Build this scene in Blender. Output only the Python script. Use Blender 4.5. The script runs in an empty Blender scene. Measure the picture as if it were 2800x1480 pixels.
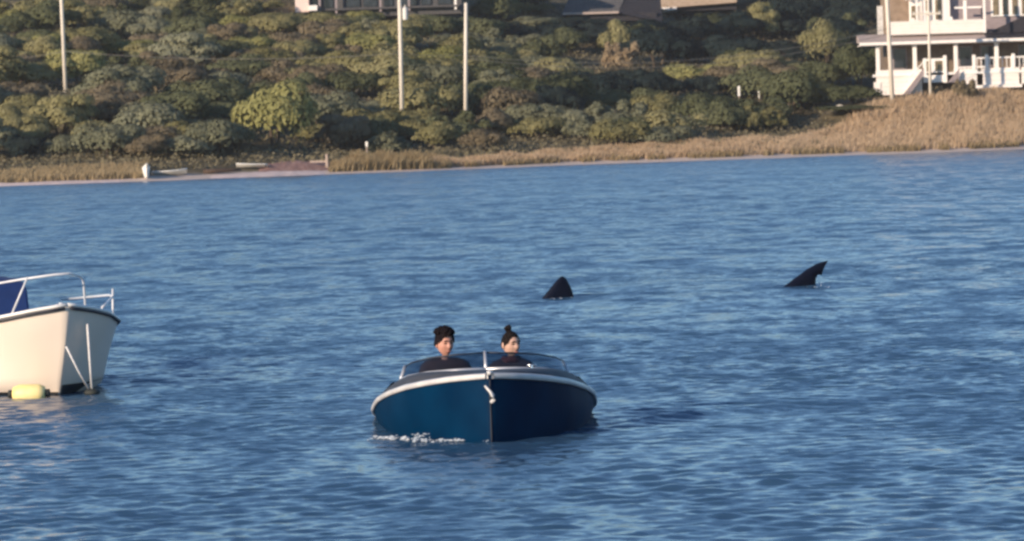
import bpy, bmesh, math, random
import numpy as np
from mathutils import Vector, Matrix

# ------------------------------------------------------------------ camera
SC = bpy.context.scene
COL = SC.collection
R = math.radians
FPX, CAM_H, HORIZ = 11280.0, 3.1, 341.0          # focal length and horizon row in photograph pixels
PITCH, ROLL = math.atan((740 - HORIZ) / FPX), R(1.8)
_f = Vector((0, math.cos(PITCH), -math.sin(PITCH)))
_r0, _u0 = Vector((1, 0, 0)), Vector((0, math.sin(PITCH), math.cos(PITCH)))
_r = _r0 * math.cos(ROLL) - _u0 * math.sin(ROLL)
_u = _r0 * math.sin(ROLL) + _u0 * math.cos(ROLL)
cam_d = bpy.data.cameras.new('camera')
cam = bpy.data.objects.new('camera', cam_d); COL.objects.link(cam)
cam.matrix_world = Matrix(((_r.x, _u.x, -_f.x, 0), (_r.y, _u.y, -_f.y, 0), (_r.z, _u.z, -_f.z, CAM_H), (0, 0, 0, 1)))
cam_d.sensor_width = 36; cam_d.lens = 36 * FPX / 2800
cam_d.clip_start = 0.5; cam_d.clip_end = 6000
cam_d.dof.use_dof = True; cam_d.dof.focus_distance = 42.0; cam_d.dof.aperture_fstop = 8.0
SC.camera = cam

# ------------------------------------------------------------------ light
SUN_EL, SUN_AZ = 16.0, 228.0                     # azimuth clockwise from +Y, so the sun stands behind the camera's left shoulder
SKY_STRENGTH, SUN_STRENGTH = 0.112, 4.3
world = bpy.data.worlds.new('World'); SC.world = world; world.use_nodes = True
wn = world.node_tree.nodes; wn.clear()
wo = wn.new('ShaderNodeOutputWorld'); wb = wn.new('ShaderNodeBackground'); ws = wn.new('ShaderNodeTexSky')
ws.sky_type = 'NISHITA'; ws.sun_disc = False
ws.sun_elevation = R(SUN_EL); ws.sun_rotation = R(SUN_AZ)
ws.air_density = 1.0; ws.dust_density = 0.0; ws.ozone_density = 4.0
wb.inputs['Strength'].default_value = SKY_STRENGTH
world.node_tree.links.new(ws.outputs[0], wb.inputs[0]); world.node_tree.links.new(wb.outputs[0], wo.inputs[0])
sun_d = bpy.data.lights.new('sun', 'SUN'); sun = bpy.data.objects.new('sun', sun_d); COL.objects.link(sun)
sun_d.energy = SUN_STRENGTH; sun_d.angle = R(0.5); sun_d.color = (1.0, 0.79, 0.585)
sdir = Vector((math.sin(R(SUN_AZ)) * math.cos(R(SUN_EL)), math.cos(R(SUN_AZ)) * math.cos(R(SUN_EL)), math.sin(R(SUN_EL))))
sun.rotation_euler = sdir.to_track_quat('Z', 'Y').to_euler()
SC.view_settings.view_transform = 'Standard'; SC.view_settings.look = 'None'
SC.view_settings.gamma = 1; SC.view_settings.use_curve_mapping = False; SC.view_settings.exposure = 0.6
SC.render.engine = 'CYCLES'
SC.cycles.use_denoising = True
SC.cycles.pixel_filter_type = 'BLACKMAN_HARRIS'; SC.cycles.filter_width = 2.7
SC.cycles.max_bounces = 6; SC.cycles.transparent_max_bounces = 16

rng = np.random.default_rng(11); random.seed(5)


def at(px, py, d):
    """world point seen at photograph pixel (px, py) at distance y = d"""
    v = _f + _r * ((px - 1400) / FPX) + _u * ((740 - py) / FPX)
    return Vector((0, 0, CAM_H)) + v * (d / v.y)


def proj(p):
    v = Vector(p) - Vector((0, 0, CAM_H)); k = FPX / v.dot(_f)
    return 1400 + v.dot(_r) * k, 740 - v.dot(_u) * k


def on_water(px, py):
    v = _f + _r * ((px - 1400) / FPX) + _u * ((740 - py) / FPX)
    return Vector((0, 0, CAM_H)) + v * (-CAM_H / v.z)


# ------------------------------------------------------------------ materials
def mat(name, c1, c2=None, scale=3.0, rough=0.6, metal=0.0, bump=0.0, bump_scale=None, spec=0.5, coat=0.0, detail=4, stretch=None):
    m = bpy.data.materials.new(name); m.use_nodes = True
    nt = m.node_tree; b = nt.nodes['Principled BSDF']
    b.inputs['Roughness'].default_value = rough; b.inputs['Metallic'].default_value = metal
    b.inputs['Specular IOR Level'].default_value = spec; b.inputs['Coat Weight'].default_value = coat
    b.inputs['Base Color'].default_value = (*c1, 1)
    tc = nt.nodes.new('ShaderNodeTexCoord'); src = tc.outputs['Object']
    if stretch:
        mp = nt.nodes.new('ShaderNodeMapping'); mp.inputs['Scale'].default_value = stretch
        nt.links.new(src, mp.inputs[0]); src = mp.outputs[0]
    if c2:
        n = nt.nodes.new('ShaderNodeTexNoise'); n.inputs['Scale'].default_value = scale; n.inputs['Detail'].default_value = detail
        r = nt.nodes.new('ShaderNodeValToRGB')
        r.color_ramp.elements[0].color = (*c1, 1); r.color_ramp.elements[1].color = (*c2, 1)
        r.color_ramp.elements[0].position = 0.36; r.color_ramp.elements[1].position = 0.64
        nt.links.new(src, n.inputs['Vector']); nt.links.new(n.outputs['Fac'], r.inputs[0]); nt.links.new(r.outputs[0], b.inputs['Base Color'])
    if bump:
        n2 = nt.nodes.new('ShaderNodeTexNoise'); n2.inputs['Scale'].default_value = bump_scale or scale * 3; n2.inputs['Detail'].default_value = 5
        bp = nt.nodes.new('ShaderNodeBump'); bp.inputs['Strength'].default_value = bump; bp.inputs['Distance'].default_value = 0.02
        nt.links.new(src, n2.inputs['Vector']); nt.links.new(n2.outputs['Fac'], bp.inputs['Height']); nt.links.new(bp.outputs[0], b.inputs['Normal'])
    return m


def leaf_mat(name, c1, c2, c3=None, thin=0.28):
    """leaves: tone varies leaf by leaf, in patches, and from plant to plant; a little light passes through"""
    m = bpy.data.materials.new(name); m.use_nodes = True
    nt = m.node_tree; N = nt.nodes; L = nt.links; N.clear()
    out = N.new('ShaderNodeOutputMaterial')
    at_ = N.new('ShaderNodeAttribute'); at_.attribute_name = 'tone'
    oi = N.new('ShaderNodeObjectInfo')
    geo = N.new('ShaderNodeNewGeometry')
    nz = N.new('ShaderNodeTexNoise'); nz.inputs['Scale'].default_value = 0.9; nz.inputs['Detail'].default_value = 2
    L.new(geo.outputs['Position'], nz.inputs['Vector'])
    a1 = N.new('ShaderNodeMath'); a1.operation = 'MULTIPLY_ADD'; a1.inputs[1].default_value = 0.36
    L.new(at_.outputs['Fac'], a1.inputs[0])
    a2 = N.new('ShaderNodeMath'); a2.operation = 'MULTIPLY_ADD'; a2.inputs[1].default_value = 0.7; a2.inputs[2].default_value = -0.18
    L.new(nz.outputs['Fac'], a2.inputs[0]); L.new(a2.outputs[0], a1.inputs[2])
    a3 = N.new('ShaderNodeMath'); a3.operation = 'MULTIPLY_ADD'; a3.inputs[1].default_value = 0.5
    L.new(oi.outputs['Random'], a3.inputs[0]); L.new(a1.outputs[0], a3.inputs[2])
    cr = N.new('ShaderNodeValToRGB'); cr.color_ramp.elements[0].color = (*c1, 1); cr.color_ramp.elements[1].color = (*(c3 or c2), 1)
    cr.color_ramp.elements[0].position = 0.1; cr.color_ramp.elements[1].position = 0.95
    if c3:
        e = cr.color_ramp.elements.new(0.5); e.color = (*c2, 1)
    L.new(a3.outputs[0], cr.inputs[0])
    d = N.new('ShaderNodeBsdfDiffuse'); t = N.new('ShaderNodeBsdfTranslucent'); mx = N.new('ShaderNodeMixShader'); mx.inputs[0].default_value = thin
    L.new(cr.outputs[0], d.inputs[0]); L.new(cr.outputs[0], t.inputs[0])
    L.new(d.outputs[0], mx.inputs[1]); L.new(t.outputs[0], mx.inputs[2]); L.new(mx.outputs[0], out.inputs[0])
    return m


def glass_mat(name, tint, gloss=0.06):
    m = bpy.data.materials.new(name); m.use_nodes = True
    nt = m.node_tree; N = nt.nodes; L = nt.links; N.clear()
    out = N.new('ShaderNodeOutputMaterial'); t = N.new('ShaderNodeBsdfTransparent'); t.inputs[0].default_value = (*tint, 1)
    g = N.new('ShaderNodeBsdfGlossy'); g.inputs['Roughness'].default_value = gloss
    fr = N.new('ShaderNodeFresnel'); fr.inputs['IOR'].default_value = 1.5
    nz = N.new('ShaderNodeTexNoise'); nz.inputs['Scale'].default_value = 4
    ma = N.new('ShaderNodeMath'); ma.operation = 'MULTIPLY_ADD'; ma.inputs[1].default_value = 0.05
    L.new(nz.outputs['Fac'], ma.inputs[0]); L.new(fr.outputs[0], ma.inputs[2])
    mx = N.new('ShaderNodeMixShader'); L.new(ma.outputs[0], mx.inputs[0]); L.new(t.outputs[0], mx.inputs[1]); L.new(g.outputs[0], mx.inputs[2])
    L.new(mx.outputs[0], out.inputs[0])
    return m


M = {}
M['hull_navy'] = mat('hull_navy', (0.0002, 0.015, 0.046), (0.0004, 0.023, 0.064), 2, rough=0.5, spec=0.03)
M['deck_navy'] = mat('deck_navy', (0.045, 0.048, 0.06), (0.06, 0.064, 0.075), 6, rough=0.6, spec=0.2)
M['rub_grey'] = mat('rub_grey', (0.46, 0.46, 0.47), (0.58, 0.575, 0.57), 5, rough=0.35)
M['alloy'] = mat('alloy', (0.55, 0.56, 0.58), (0.65, 0.66, 0.68), 9, rough=0.35, metal=0.5)
M['chrome'] = mat('chrome', (0.75, 0.76, 0.78), (0.82, 0.82, 0.83), 9, rough=0.2, metal=0.9)
M['cockpit'] = mat('cockpit', (0.015, 0.017, 0.022), (0.03, 0.03, 0.035), 5, rough=0.7)
M['seat'] = mat('seat', (0.012, 0.016, 0.03), (0.02, 0.025, 0.04), 8, rough=0.6, bump=0.2)
M['glass'] = glass_mat('glass', (0.50, 0.56, 0.62))
M['gel_white'] = mat('gel_white', (0.73, 0.635, 0.54), (0.79, 0.69, 0.59), 0.9, rough=0.38, spec=0.4)
M['gel_deck'] = mat('gel_deck', (0.76, 0.75, 0.73), (0.8, 0.79, 0.77), 4, rough=0.45)
M['band_dark'] = mat('band_dark', (0.015, 0.018, 0.025), (0.03, 0.032, 0.035), 4, rough=0.55)
M['rub_dark'] = mat('rub_dark', (0.015, 0.018, 0.03), (0.025, 0.028, 0.04), 4, rough=0.5)
M['canvas_blue'] = mat('canvas_blue', (0.006, 0.03, 0.13), (0.010, 0.042, 0.17), 3, rough=0.85, bump=0.3, bump_scale=4)
M['steel_white'] = mat('steel_white', (0.58, 0.60, 0.64), (0.68, 0.70, 0.73), 6, rough=0.35)
M['buoy_yellow'] = mat('buoy_yellow', (0.82, 0.66, 0.24), (0.88, 0.74, 0.36), 4, rough=0.5)
M['rope'] = mat('rope', (0.55, 0.55, 0.56), (0.66, 0.66, 0.66), 30, rough=0.9)
M['weed_dark'] = mat('weed_dark', (0.012, 0.016, 0.018), (0.03, 0.035, 0.03), 8, rough=0.7)
M['skin_a'] = mat('skin_a', (0.44, 0.21, 0.155), (0.53, 0.275, 0.215), 14, rough=0.55)
M['skin_b'] = mat('skin_b', (0.46, 0.28, 0.215), (0.56, 0.36, 0.29), 14, rough=0.55)
M['lip'] = mat('lip', (0.36, 0.12, 0.10), (0.42, 0.15, 0.13), 14, rough=0.5)
M['eye'] = mat('eye', (0.02, 0.014, 0.012), (0.03, 0.02, 0.018), 14, rough=0.3)
M['hair_a'] = mat('hair_a', (0.005, 0.004, 0.007), (0.014, 0.009, 0.011), 30, rough=0.85, bump=0.8, spec=0.12)
M['hair_b'] = mat('hair_b', (0.007, 0.006, 0.007), (0.016, 0.011, 0.011), 30, rough=0.85, bump=0.8, spec=0.12)
M['jacket_a'] = mat('jacket_a', (0.030, 0.014, 0.013), (0.05, 0.022, 0.02), 6, rough=0.85, bump=0.3)
M['jacket_b'] = mat('jacket_b', (0.016, 0.013, 0.024), (0.03, 0.02, 0.034), 6, rough=0.85, bump=0.3)
M['scarf_b'] = mat('scarf_b', (0.06, 0.016, 0.02), (0.085, 0.022, 0.026), 12, rough=0.9)
M['denim'] = mat('denim', (0.02, 0.025, 0.05), (0.03, 0.035, 0.06), 9, rough=0.9)
M['fin'] = mat('fin', (0.003, 0.005, 0.016), (0.005, 0.008, 0.022), 6, rough=0.55, spec=0.12)
M['foam'] = mat('foam', (0.38, 0.45, 0.53), (0.58, 0.63, 0.69), 9, rough=0.8)
M['pole_wood'] = mat('pole_wood', (0.60, 0.55, 0.47), (0.74, 0.69, 0.60), 2.2, rough=0.9, bump=0.4, stretch=(6, 6, 0.5))
M['galv'] = mat('galv', (0.62, 0.61, 0.58), (0.72, 0.71, 0.68), 5, rough=0.6)
M['wire'] = mat('wire', (0.12, 0.12, 0.11), (0.18, 0.17, 0.15), 5, rough=0.7)
M['house_white'] = mat('house_white', (0.80, 0.735, 0.68), (0.86, 0.80, 0.75), 1.1, rough=0.7)
M['house_trim'] = mat('house_trim', (0.84, 0.80, 0.76), (0.88, 0.85, 0.81), 2, rough=0.6)
M['house_mauve'] = mat('house_mauve', (0.24, 0.20, 0.21), (0.32, 0.27, 0.275), 3, rough=0.85, stretch=(1, 1, 5))
M['house_tan'] = mat('house_tan', (0.22, 0.16, 0.11), (0.30, 0.22, 0.16), 2, rough=0.85)
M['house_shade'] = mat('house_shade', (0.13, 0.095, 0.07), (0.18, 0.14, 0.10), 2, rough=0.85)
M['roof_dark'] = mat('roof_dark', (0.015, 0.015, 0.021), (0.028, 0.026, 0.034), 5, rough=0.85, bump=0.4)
M['roof_grey'] = mat('roof_grey', (0.06, 0.06, 0.064), (0.09, 0.088, 0.092), 4, rough=0.9, bump=0.4)
M['roof_pink'] = mat('roof_pink', (0.36, 0.29, 0.26), (0.46, 0.38, 0.34), 3, rough=0.9, bump=0.3, stretch=(1, 4, 4))
M['roof_tan'] = mat('roof_tan', (0.34, 0.25, 0.17), (0.42, 0.32, 0.23), 3, rough=0.9)
M['house_pink'] = mat('house_pink', (0.72, 0.56, 0.50), (0.78, 0.64, 0.58), 2, rough=0.8)
M['window'] = mat('window', (0.012, 0.016, 0.026), (0.03, 0.036, 0.05), 1.5, rough=0.12)
M['window_warm'] = mat('window_warm', (0.14, 0.105, 0.06), (0.24, 0.19, 0.12), 3, rough=0.25)
M['dinghy_white'] = mat('dinghy_white', (0.78, 0.80, 0.78), (0.84, 0.85, 0.83), 3, rough=0.45)
M['dinghy_grey'] = mat('dinghy_grey', (0.30, 0.29, 0.26), (0.38, 0.36, 0.32), 3, rough=0.7)
M['log'] = mat('log', (0.04, 0.024, 0.017), (0.075, 0.05, 0.035), 4, rough=0.9, bump=0.6)
M['timber'] = mat('timber', (0.36, 0.28, 0.23), (0.46, 0.37, 0.31), 4, rough=0.9, stretch=(4, 4, 0.6))
M['gravel_red'] = mat('gravel_red', (0.20, 0.10, 0.08), (0.32, 0.2, 0.165), 3.5, rough=0.95, bump=0.6)
M['bark'] = mat('bark', (0.055, 0.042, 0.03), (0.11, 0.085, 0.06), 6, rough=0.95, bump=0.5, stretch=(3, 3, 0.6))
M['sign_white'] = mat('sign_white', (0.78, 0.76, 0.70), (0.84, 0.82, 0.77), 5, rough=0.6)
M['stone'] = mat('stone', (0.5, 0.48, 0.45), (0.66, 0.64, 0.6), 4, rough=0.9, bump=0.4)
LEAF = {
    'olive': leaf_mat('leaf_olive', (0.142, 0.134, 0.058), (0.230, 0.216, 0.102), (0.315, 0.292, 0.155)),
    'grey green': leaf_mat('leaf_grey_green', (0.120, 0.128, 0.080), (0.186, 0.194, 0.125), (0.268, 0.272, 0.185)),
    'brown': leaf_mat('leaf_brown', (0.115, 0.094, 0.060), (0.185, 0.154, 0.100), (0.265, 0.224, 0.150)),
    'dusky green': leaf_mat('leaf_dusky', (0.054, 0.064, 0.034), (0.100, 0.112, 0.060), (0.152, 0.164, 0.090)),
    'yellow green': leaf_mat('leaf_yellow', (0.160, 0.162, 0.054), (0.245, 0.242, 0.092), (0.325, 0.315, 0.136)),
    'shade painted': leaf_mat('leaf_shade_painted', (0.013, 0.023, 0.025), (0.023, 0.037, 0.038), (0.038, 0.052, 0.049)),  # near-black leaf colour that paints the shade of the slope and hollows
    'tan': leaf_mat('leaf_tan', (0.24, 0.18, 0.115), (0.40, 0.315, 0.205), (0.52, 0.42, 0.295)),
}
M['reed'] = leaf_mat('reed', (0.36, 0.255, 0.155), (0.56, 0.42, 0.275), (0.66, 0.52, 0.37), 0.45)
M['reed_ochre'] = leaf_mat('reed_ochre', (0.21, 0.155, 0.082), (0.33, 0.255, 0.145), (0.44, 0.355, 0.225), 0.4)
M['scrub'] = leaf_mat('scrub', (0.085, 0.076, 0.046), (0.150, 0.134, 0.084), (0.220, 0.195, 0.126))


# ------------------------------------------------------------------ object helpers
def tag(o, label=None, cat=None, group=None, kind=None):
    if label: o['label'] = label
    if cat: o['category'] = cat
    if group: o['group'] = group
    if kind: o['kind'] = kind
    return o


def empty(name, loc, rot=(0, 0, 0)):
    o = bpy.data.objects.new(name, None); COL.objects.link(o); o.location = loc; o.rotation_euler = rot
    o.empty_display_size = 0.2
    return o


class MB:
    """collects simple solids in one bmesh; build() links them as one mesh object"""
    def __init__(s): s.bm = bmesh.new()

    def box(s, lo, hi, bevel=0.0, mtx=None):
        x0, y0, z0 = lo; x1, y1, z1 = hi
        v = [s.bm.verts.new(p) for p in ((x0, y0, z0), (x1, y0, z0), (x1, y1, z0), (x0, y1, z0), (x0, y0, z1), (x1, y0, z1), (x1, y1, z1), (x0, y1, z1))]
        f = [s.bm.faces.new([v[i] for i in q]) for q in ((0, 3, 2, 1), (4, 5, 6, 7), (0, 1, 5, 4), (1, 2, 6, 5), (2, 3, 7, 6), (3, 0, 4, 7))]
        if bevel:
            e = list({e for q in f for e in q.edges})
            bmesh.ops.bevel(s.bm, geom=e, offset=bevel, segments=1, affect='EDGES')
        return s

    def tube(s, pts, r, n=8, cap=True):
        pts = [Vector(p) for p in pts]; rings = []
        rr = r if hasattr(r, '__len__') else [r] * len(pts)
        up = Vector((0, 0, 1))
        for i, p in enumerate(pts):
            t = (pts[min(i + 1, len(pts) - 1)] - pts[max(i - 1, 0)]).normalized()
            a = t.cross(up) if abs(t.dot(up)) < 0.95 else t.cross(Vector((0, 1, 0)))
            a.normalize(); b = t.cross(a)
            rings.append([s.bm.verts.new(p + (a * math.cos(2 * math.pi * k / n) + b * math.sin(2 * math.pi * k / n)) * rr[i]) for k in range(n)])
        for A, B in zip(rings, rings[1:]):
            for k in range(n): s.bm.faces.new((A[k], A[(k + 1) % n], B[(k + 1) % n], B[k]))
        if cap:
            s.bm.faces.new(rings[0][::-1]); s.bm.faces.new(rings[-1])
        return s

    def loft(s, rows, close=False):
        vr = [[s.bm.verts.new(p) for p in r] for r in rows]
        for A, B in zip(vr, vr[1:]):
            n = len(A)
            for k in range(n if close else n - 1):
                q = (A[k], A[(k + 1) % n], B[(k + 1) % n], B[k])
                try: s.bm.faces.new(q)
                except ValueError: pass
        return vr

    def prism(s, poly, off):
        """closed slab: polygon and the same polygon moved by off"""
        off = Vector(off); A = [s.bm.verts.new(p) for p in poly]; B = [s.bm.verts.new(Vector(p) + off) for p in poly]
        s.bm.faces.new(A[::-1]); s.bm.faces.new(B); n = len(A)
        for k in range(n): s.bm.faces.new((A[k], A[(k + 1) % n], B[(k + 1) % n], B[k]))
        return s

    def blob(s, c, rad, sub=2, jit=0.0):
        g = bmesh.ops.create_icosphere(s.bm, subdivisions=sub, radius=1)
        for v in g['verts']:
            k = 1 + jit * (random.random() - 0.5) * 2
            v.co = Vector((v.co.x * rad[0] * k + c[0], v.co.y * rad[1] * k + c[1], v.co.z * rad[2] * k + c[2]))
        return s

    def build(s, name, m, parent=None, smooth=False, mods=None):
        bmesh.ops.remove_doubles(s.bm, verts=s.bm.verts, dist=1e-5)
        bmesh.ops.recalc_face_normals(s.bm, faces=s.bm.faces)
        me = bpy.data.meshes.new(name); s.bm.to_mesh(me); s.bm.free(); me.materials.append(m)
        if smooth: me.shade_smooth()
        o = bpy.data.objects.new(name, me); COL.objects.link(o)
        if parent: o.parent = parent
        return o


def raw(name, verts, faces, m, parent=None, tone=None, smooth=False):
    """mesh from numpy arrays; faces (n,3) or (n,4)"""
    verts = np.asarray(verts, np.float32); faces = np.asarray(faces, np.int32); k = faces.shape[1]
    me = bpy.data.meshes.new(name)
    me.vertices.add(len(verts)); me.vertices.foreach_set('co', verts.ravel())
    me.loops.add(faces.size); me.loops.foreach_set('vertex_index', faces.ravel())
    me.polygons.add(len(faces)); me.polygons.foreach_set('loop_start', np.arange(len(faces), dtype=np.int32) * k)
    me.update(calc_edges=True)
    if tone is not None:
        a = me.attributes.new('tone', 'FLOAT', 'FACE'); a.data.foreach_set('value', np.asarray(tone, np.float32))
    if smooth: me.shade_smooth()
    me.materials.append(m)
    o = bpy.data.objects.new(name, me); COL.objects.link(o)
    if parent: o.parent = parent
    return o


def lerp_tab(t, tab):
    xs = [a for a, b in tab]; ys = [b for a, b in tab]
    return float(np.interp(t, xs, ys))


def smooth_tab(tab, n=400):
    """densely smoothed table"""
    xs = np.linspace(tab[0][0], tab[-1][0], n); ys = np.interp(xs, [a for a, b in tab], [b for a, b in tab])
    k = np.hanning(31); k /= k.sum(); pad = 15
    yy = np.concatenate([2 * ys[0] - ys[pad:0:-1], ys, 2 * ys[-1] - ys[-2:-pad - 2:-1]])
    yc = np.convolve(yy, k, 'valid')
    return lambda t: float(np.interp(t, xs, yc))


# ------------------------------------------------------------------ terrain
def shore(x): return 297.5 + 0.47 * x + 1.6 * np.sin(x * 0.11 + 0.7) + 0.8 * np.sin(x * 0.31)


def ground_z(x, y):
    x = np.asarray(x, float); y = np.asarray(y, float)
    s = y - shore(x)
    z = np.where(s < 0, s * 0.09, 0)
    sp = np.clip(s, 0, None)
    z = z + 0.10 * np.minimum(sp, 4) + 0.118 * np.clip(sp - 4, 0, 210) + 0.01 * np.clip(sp - 214, 0, 500)
    w = np.clip(sp / 25, 0, 1)
    z = z + w * (0.55 * np.sin(x * 0.17 + y * 0.06) + 0.45 * np.sin(x * 0.07 - y * 0.13 + 2) + 0.3 * np.sin(x * 0.29 + 1.3) * np.sin(y * 0.21))
    # lower ground in the hollow below the cottages
    z = z - 1.1 * np.exp(-((x - 12) / 16) ** 2 - ((s - 45) / 14) ** 2)
    z = z - 3.2 * np.exp(-((x - 20) / 22) ** 2 - ((s - 95) / 26) ** 2)
    # levelled plot under the white house
    k = 1 / (1 + np.exp(-(x - 27) * 0.8)); q = np.exp(-((s - 33) / 13) ** 4)
    z = z * (1 - k * q) + 4.35 * k * q
    return z


def gz(x, y): return float(ground_z(x, y))


xs = np.concatenate([np.linspace(-900, -80, 24), np.linspace(-76, 90, 190), np.linspace(95, 900, 24)])
ss = np.concatenate([np.linspace(-12, 60, 110), np.linspace(61, 240, 110), np.linspace(250, 2400, 20)])
X, S = np.meshgrid(xs, ss); Y = S + shore(np.clip(X, -150, 150)); Z = ground_z(np.clip(X, -150, 150), Y)
nr, nc = X.shape
idx = np.arange(nr * nc).reshape(nr, nc)
F = np.stack([idx[:-1, :-1], idx[:-1, 1:], idx[1:, 1:], idx[1:, :-1]], -1).reshape(-1, 4)


def terrain_mat():
    m = bpy.data.materials.new('ground'); m.use_nodes = True
    nt = m.node_tree; N = nt.nodes; L = nt.links; b = N['Principled BSDF']; b.inputs['Roughness'].default_value = 0.95
    b.inputs['Specular IOR Level'].default_value = 0.1
    g = N.new('ShaderNodeNewGeometry'); at_ = N.new('ShaderNodeAttribute'); at_.attribute_name = 'inland'
    n1 = N.new('ShaderNodeTexNoise'); n1.inputs['Scale'].default_value = 0.35; n1.inputs['Detail'].default_value = 6
    L.new(g.outputs['Position'], n1.inputs['Vector'])
    r1 = N.new('ShaderNodeValToRGB'); r1.color_ramp.elements[0].color = (0.07, 0.062, 0.04, 1); r1.color_ramp.elements[1].color = (0.16, 0.135, 0.085, 1)
    r1.color_ramp.elements[0].position = 0.38; r1.color_ramp.elements[1].position = 0.62
    L.new(n1.outputs['Fac'], r1.inputs[0])
    n2 = N.new('ShaderNodeTexNoise'); n2.inputs['Scale'].default_value = 1.8; n2.inputs['Detail'].default_value = 5
    L.new(g.outputs['Position'], n2.inputs['Vector'])
    r2 = N.new('ShaderNodeValToRGB'); r2.color_ramp.elements[0].color = (0.44, 0.36, 0.31, 1); r2.color_ramp.elements[1].color = (0.62, 0.53, 0.47, 1)
    L.new(n2.outputs['Fac'], r2.inputs[0])
    ma = N.new('ShaderNodeMath'); ma.operation = 'MULTIPLY_ADD'; ma.inputs[1].default_value = 2.4; L.new(n2.outputs['Fac'], ma.inputs[0]); L.new(at_.outputs['Fac'], ma.inputs[2])
    mr = N.new('ShaderNodeMapRange'); mr.inputs[1].default_value = 3.2; mr.inputs[2].default_value = 4.6; L.new(ma.outputs[0], mr.inputs[0])
    mx = N.new('ShaderNodeMix'); mx.data_type = 'RGBA'
    L.new(mr.outputs[0], mx.inputs[0]); L.new(r2.outputs[0], mx.inputs[6]); L.new(r1.outputs[0], mx.inputs[7]); L.new(mx.outputs[2], b.inputs['Base Color'])
    return m


hill = raw('hillside', np.stack([X, Y, Z], -1).reshape(-1, 3), F, terrain_mat(), smooth=True)
a = hill.data.attributes.new('inland', 'FLOAT', 'POINT'); a.data.foreach_set('value', S.ravel().astype(np.float32))
tag(hill, 'scrubby hillside rising behind a thin strip of pale beach', kind='structure')

# ------------------------------------------------------------------ water
BOW = on_water(1345, 1212)                        # where the blue boat's stem meets the water
LB = on_water(164, 1080)                          # and the moored white boat's


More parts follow.
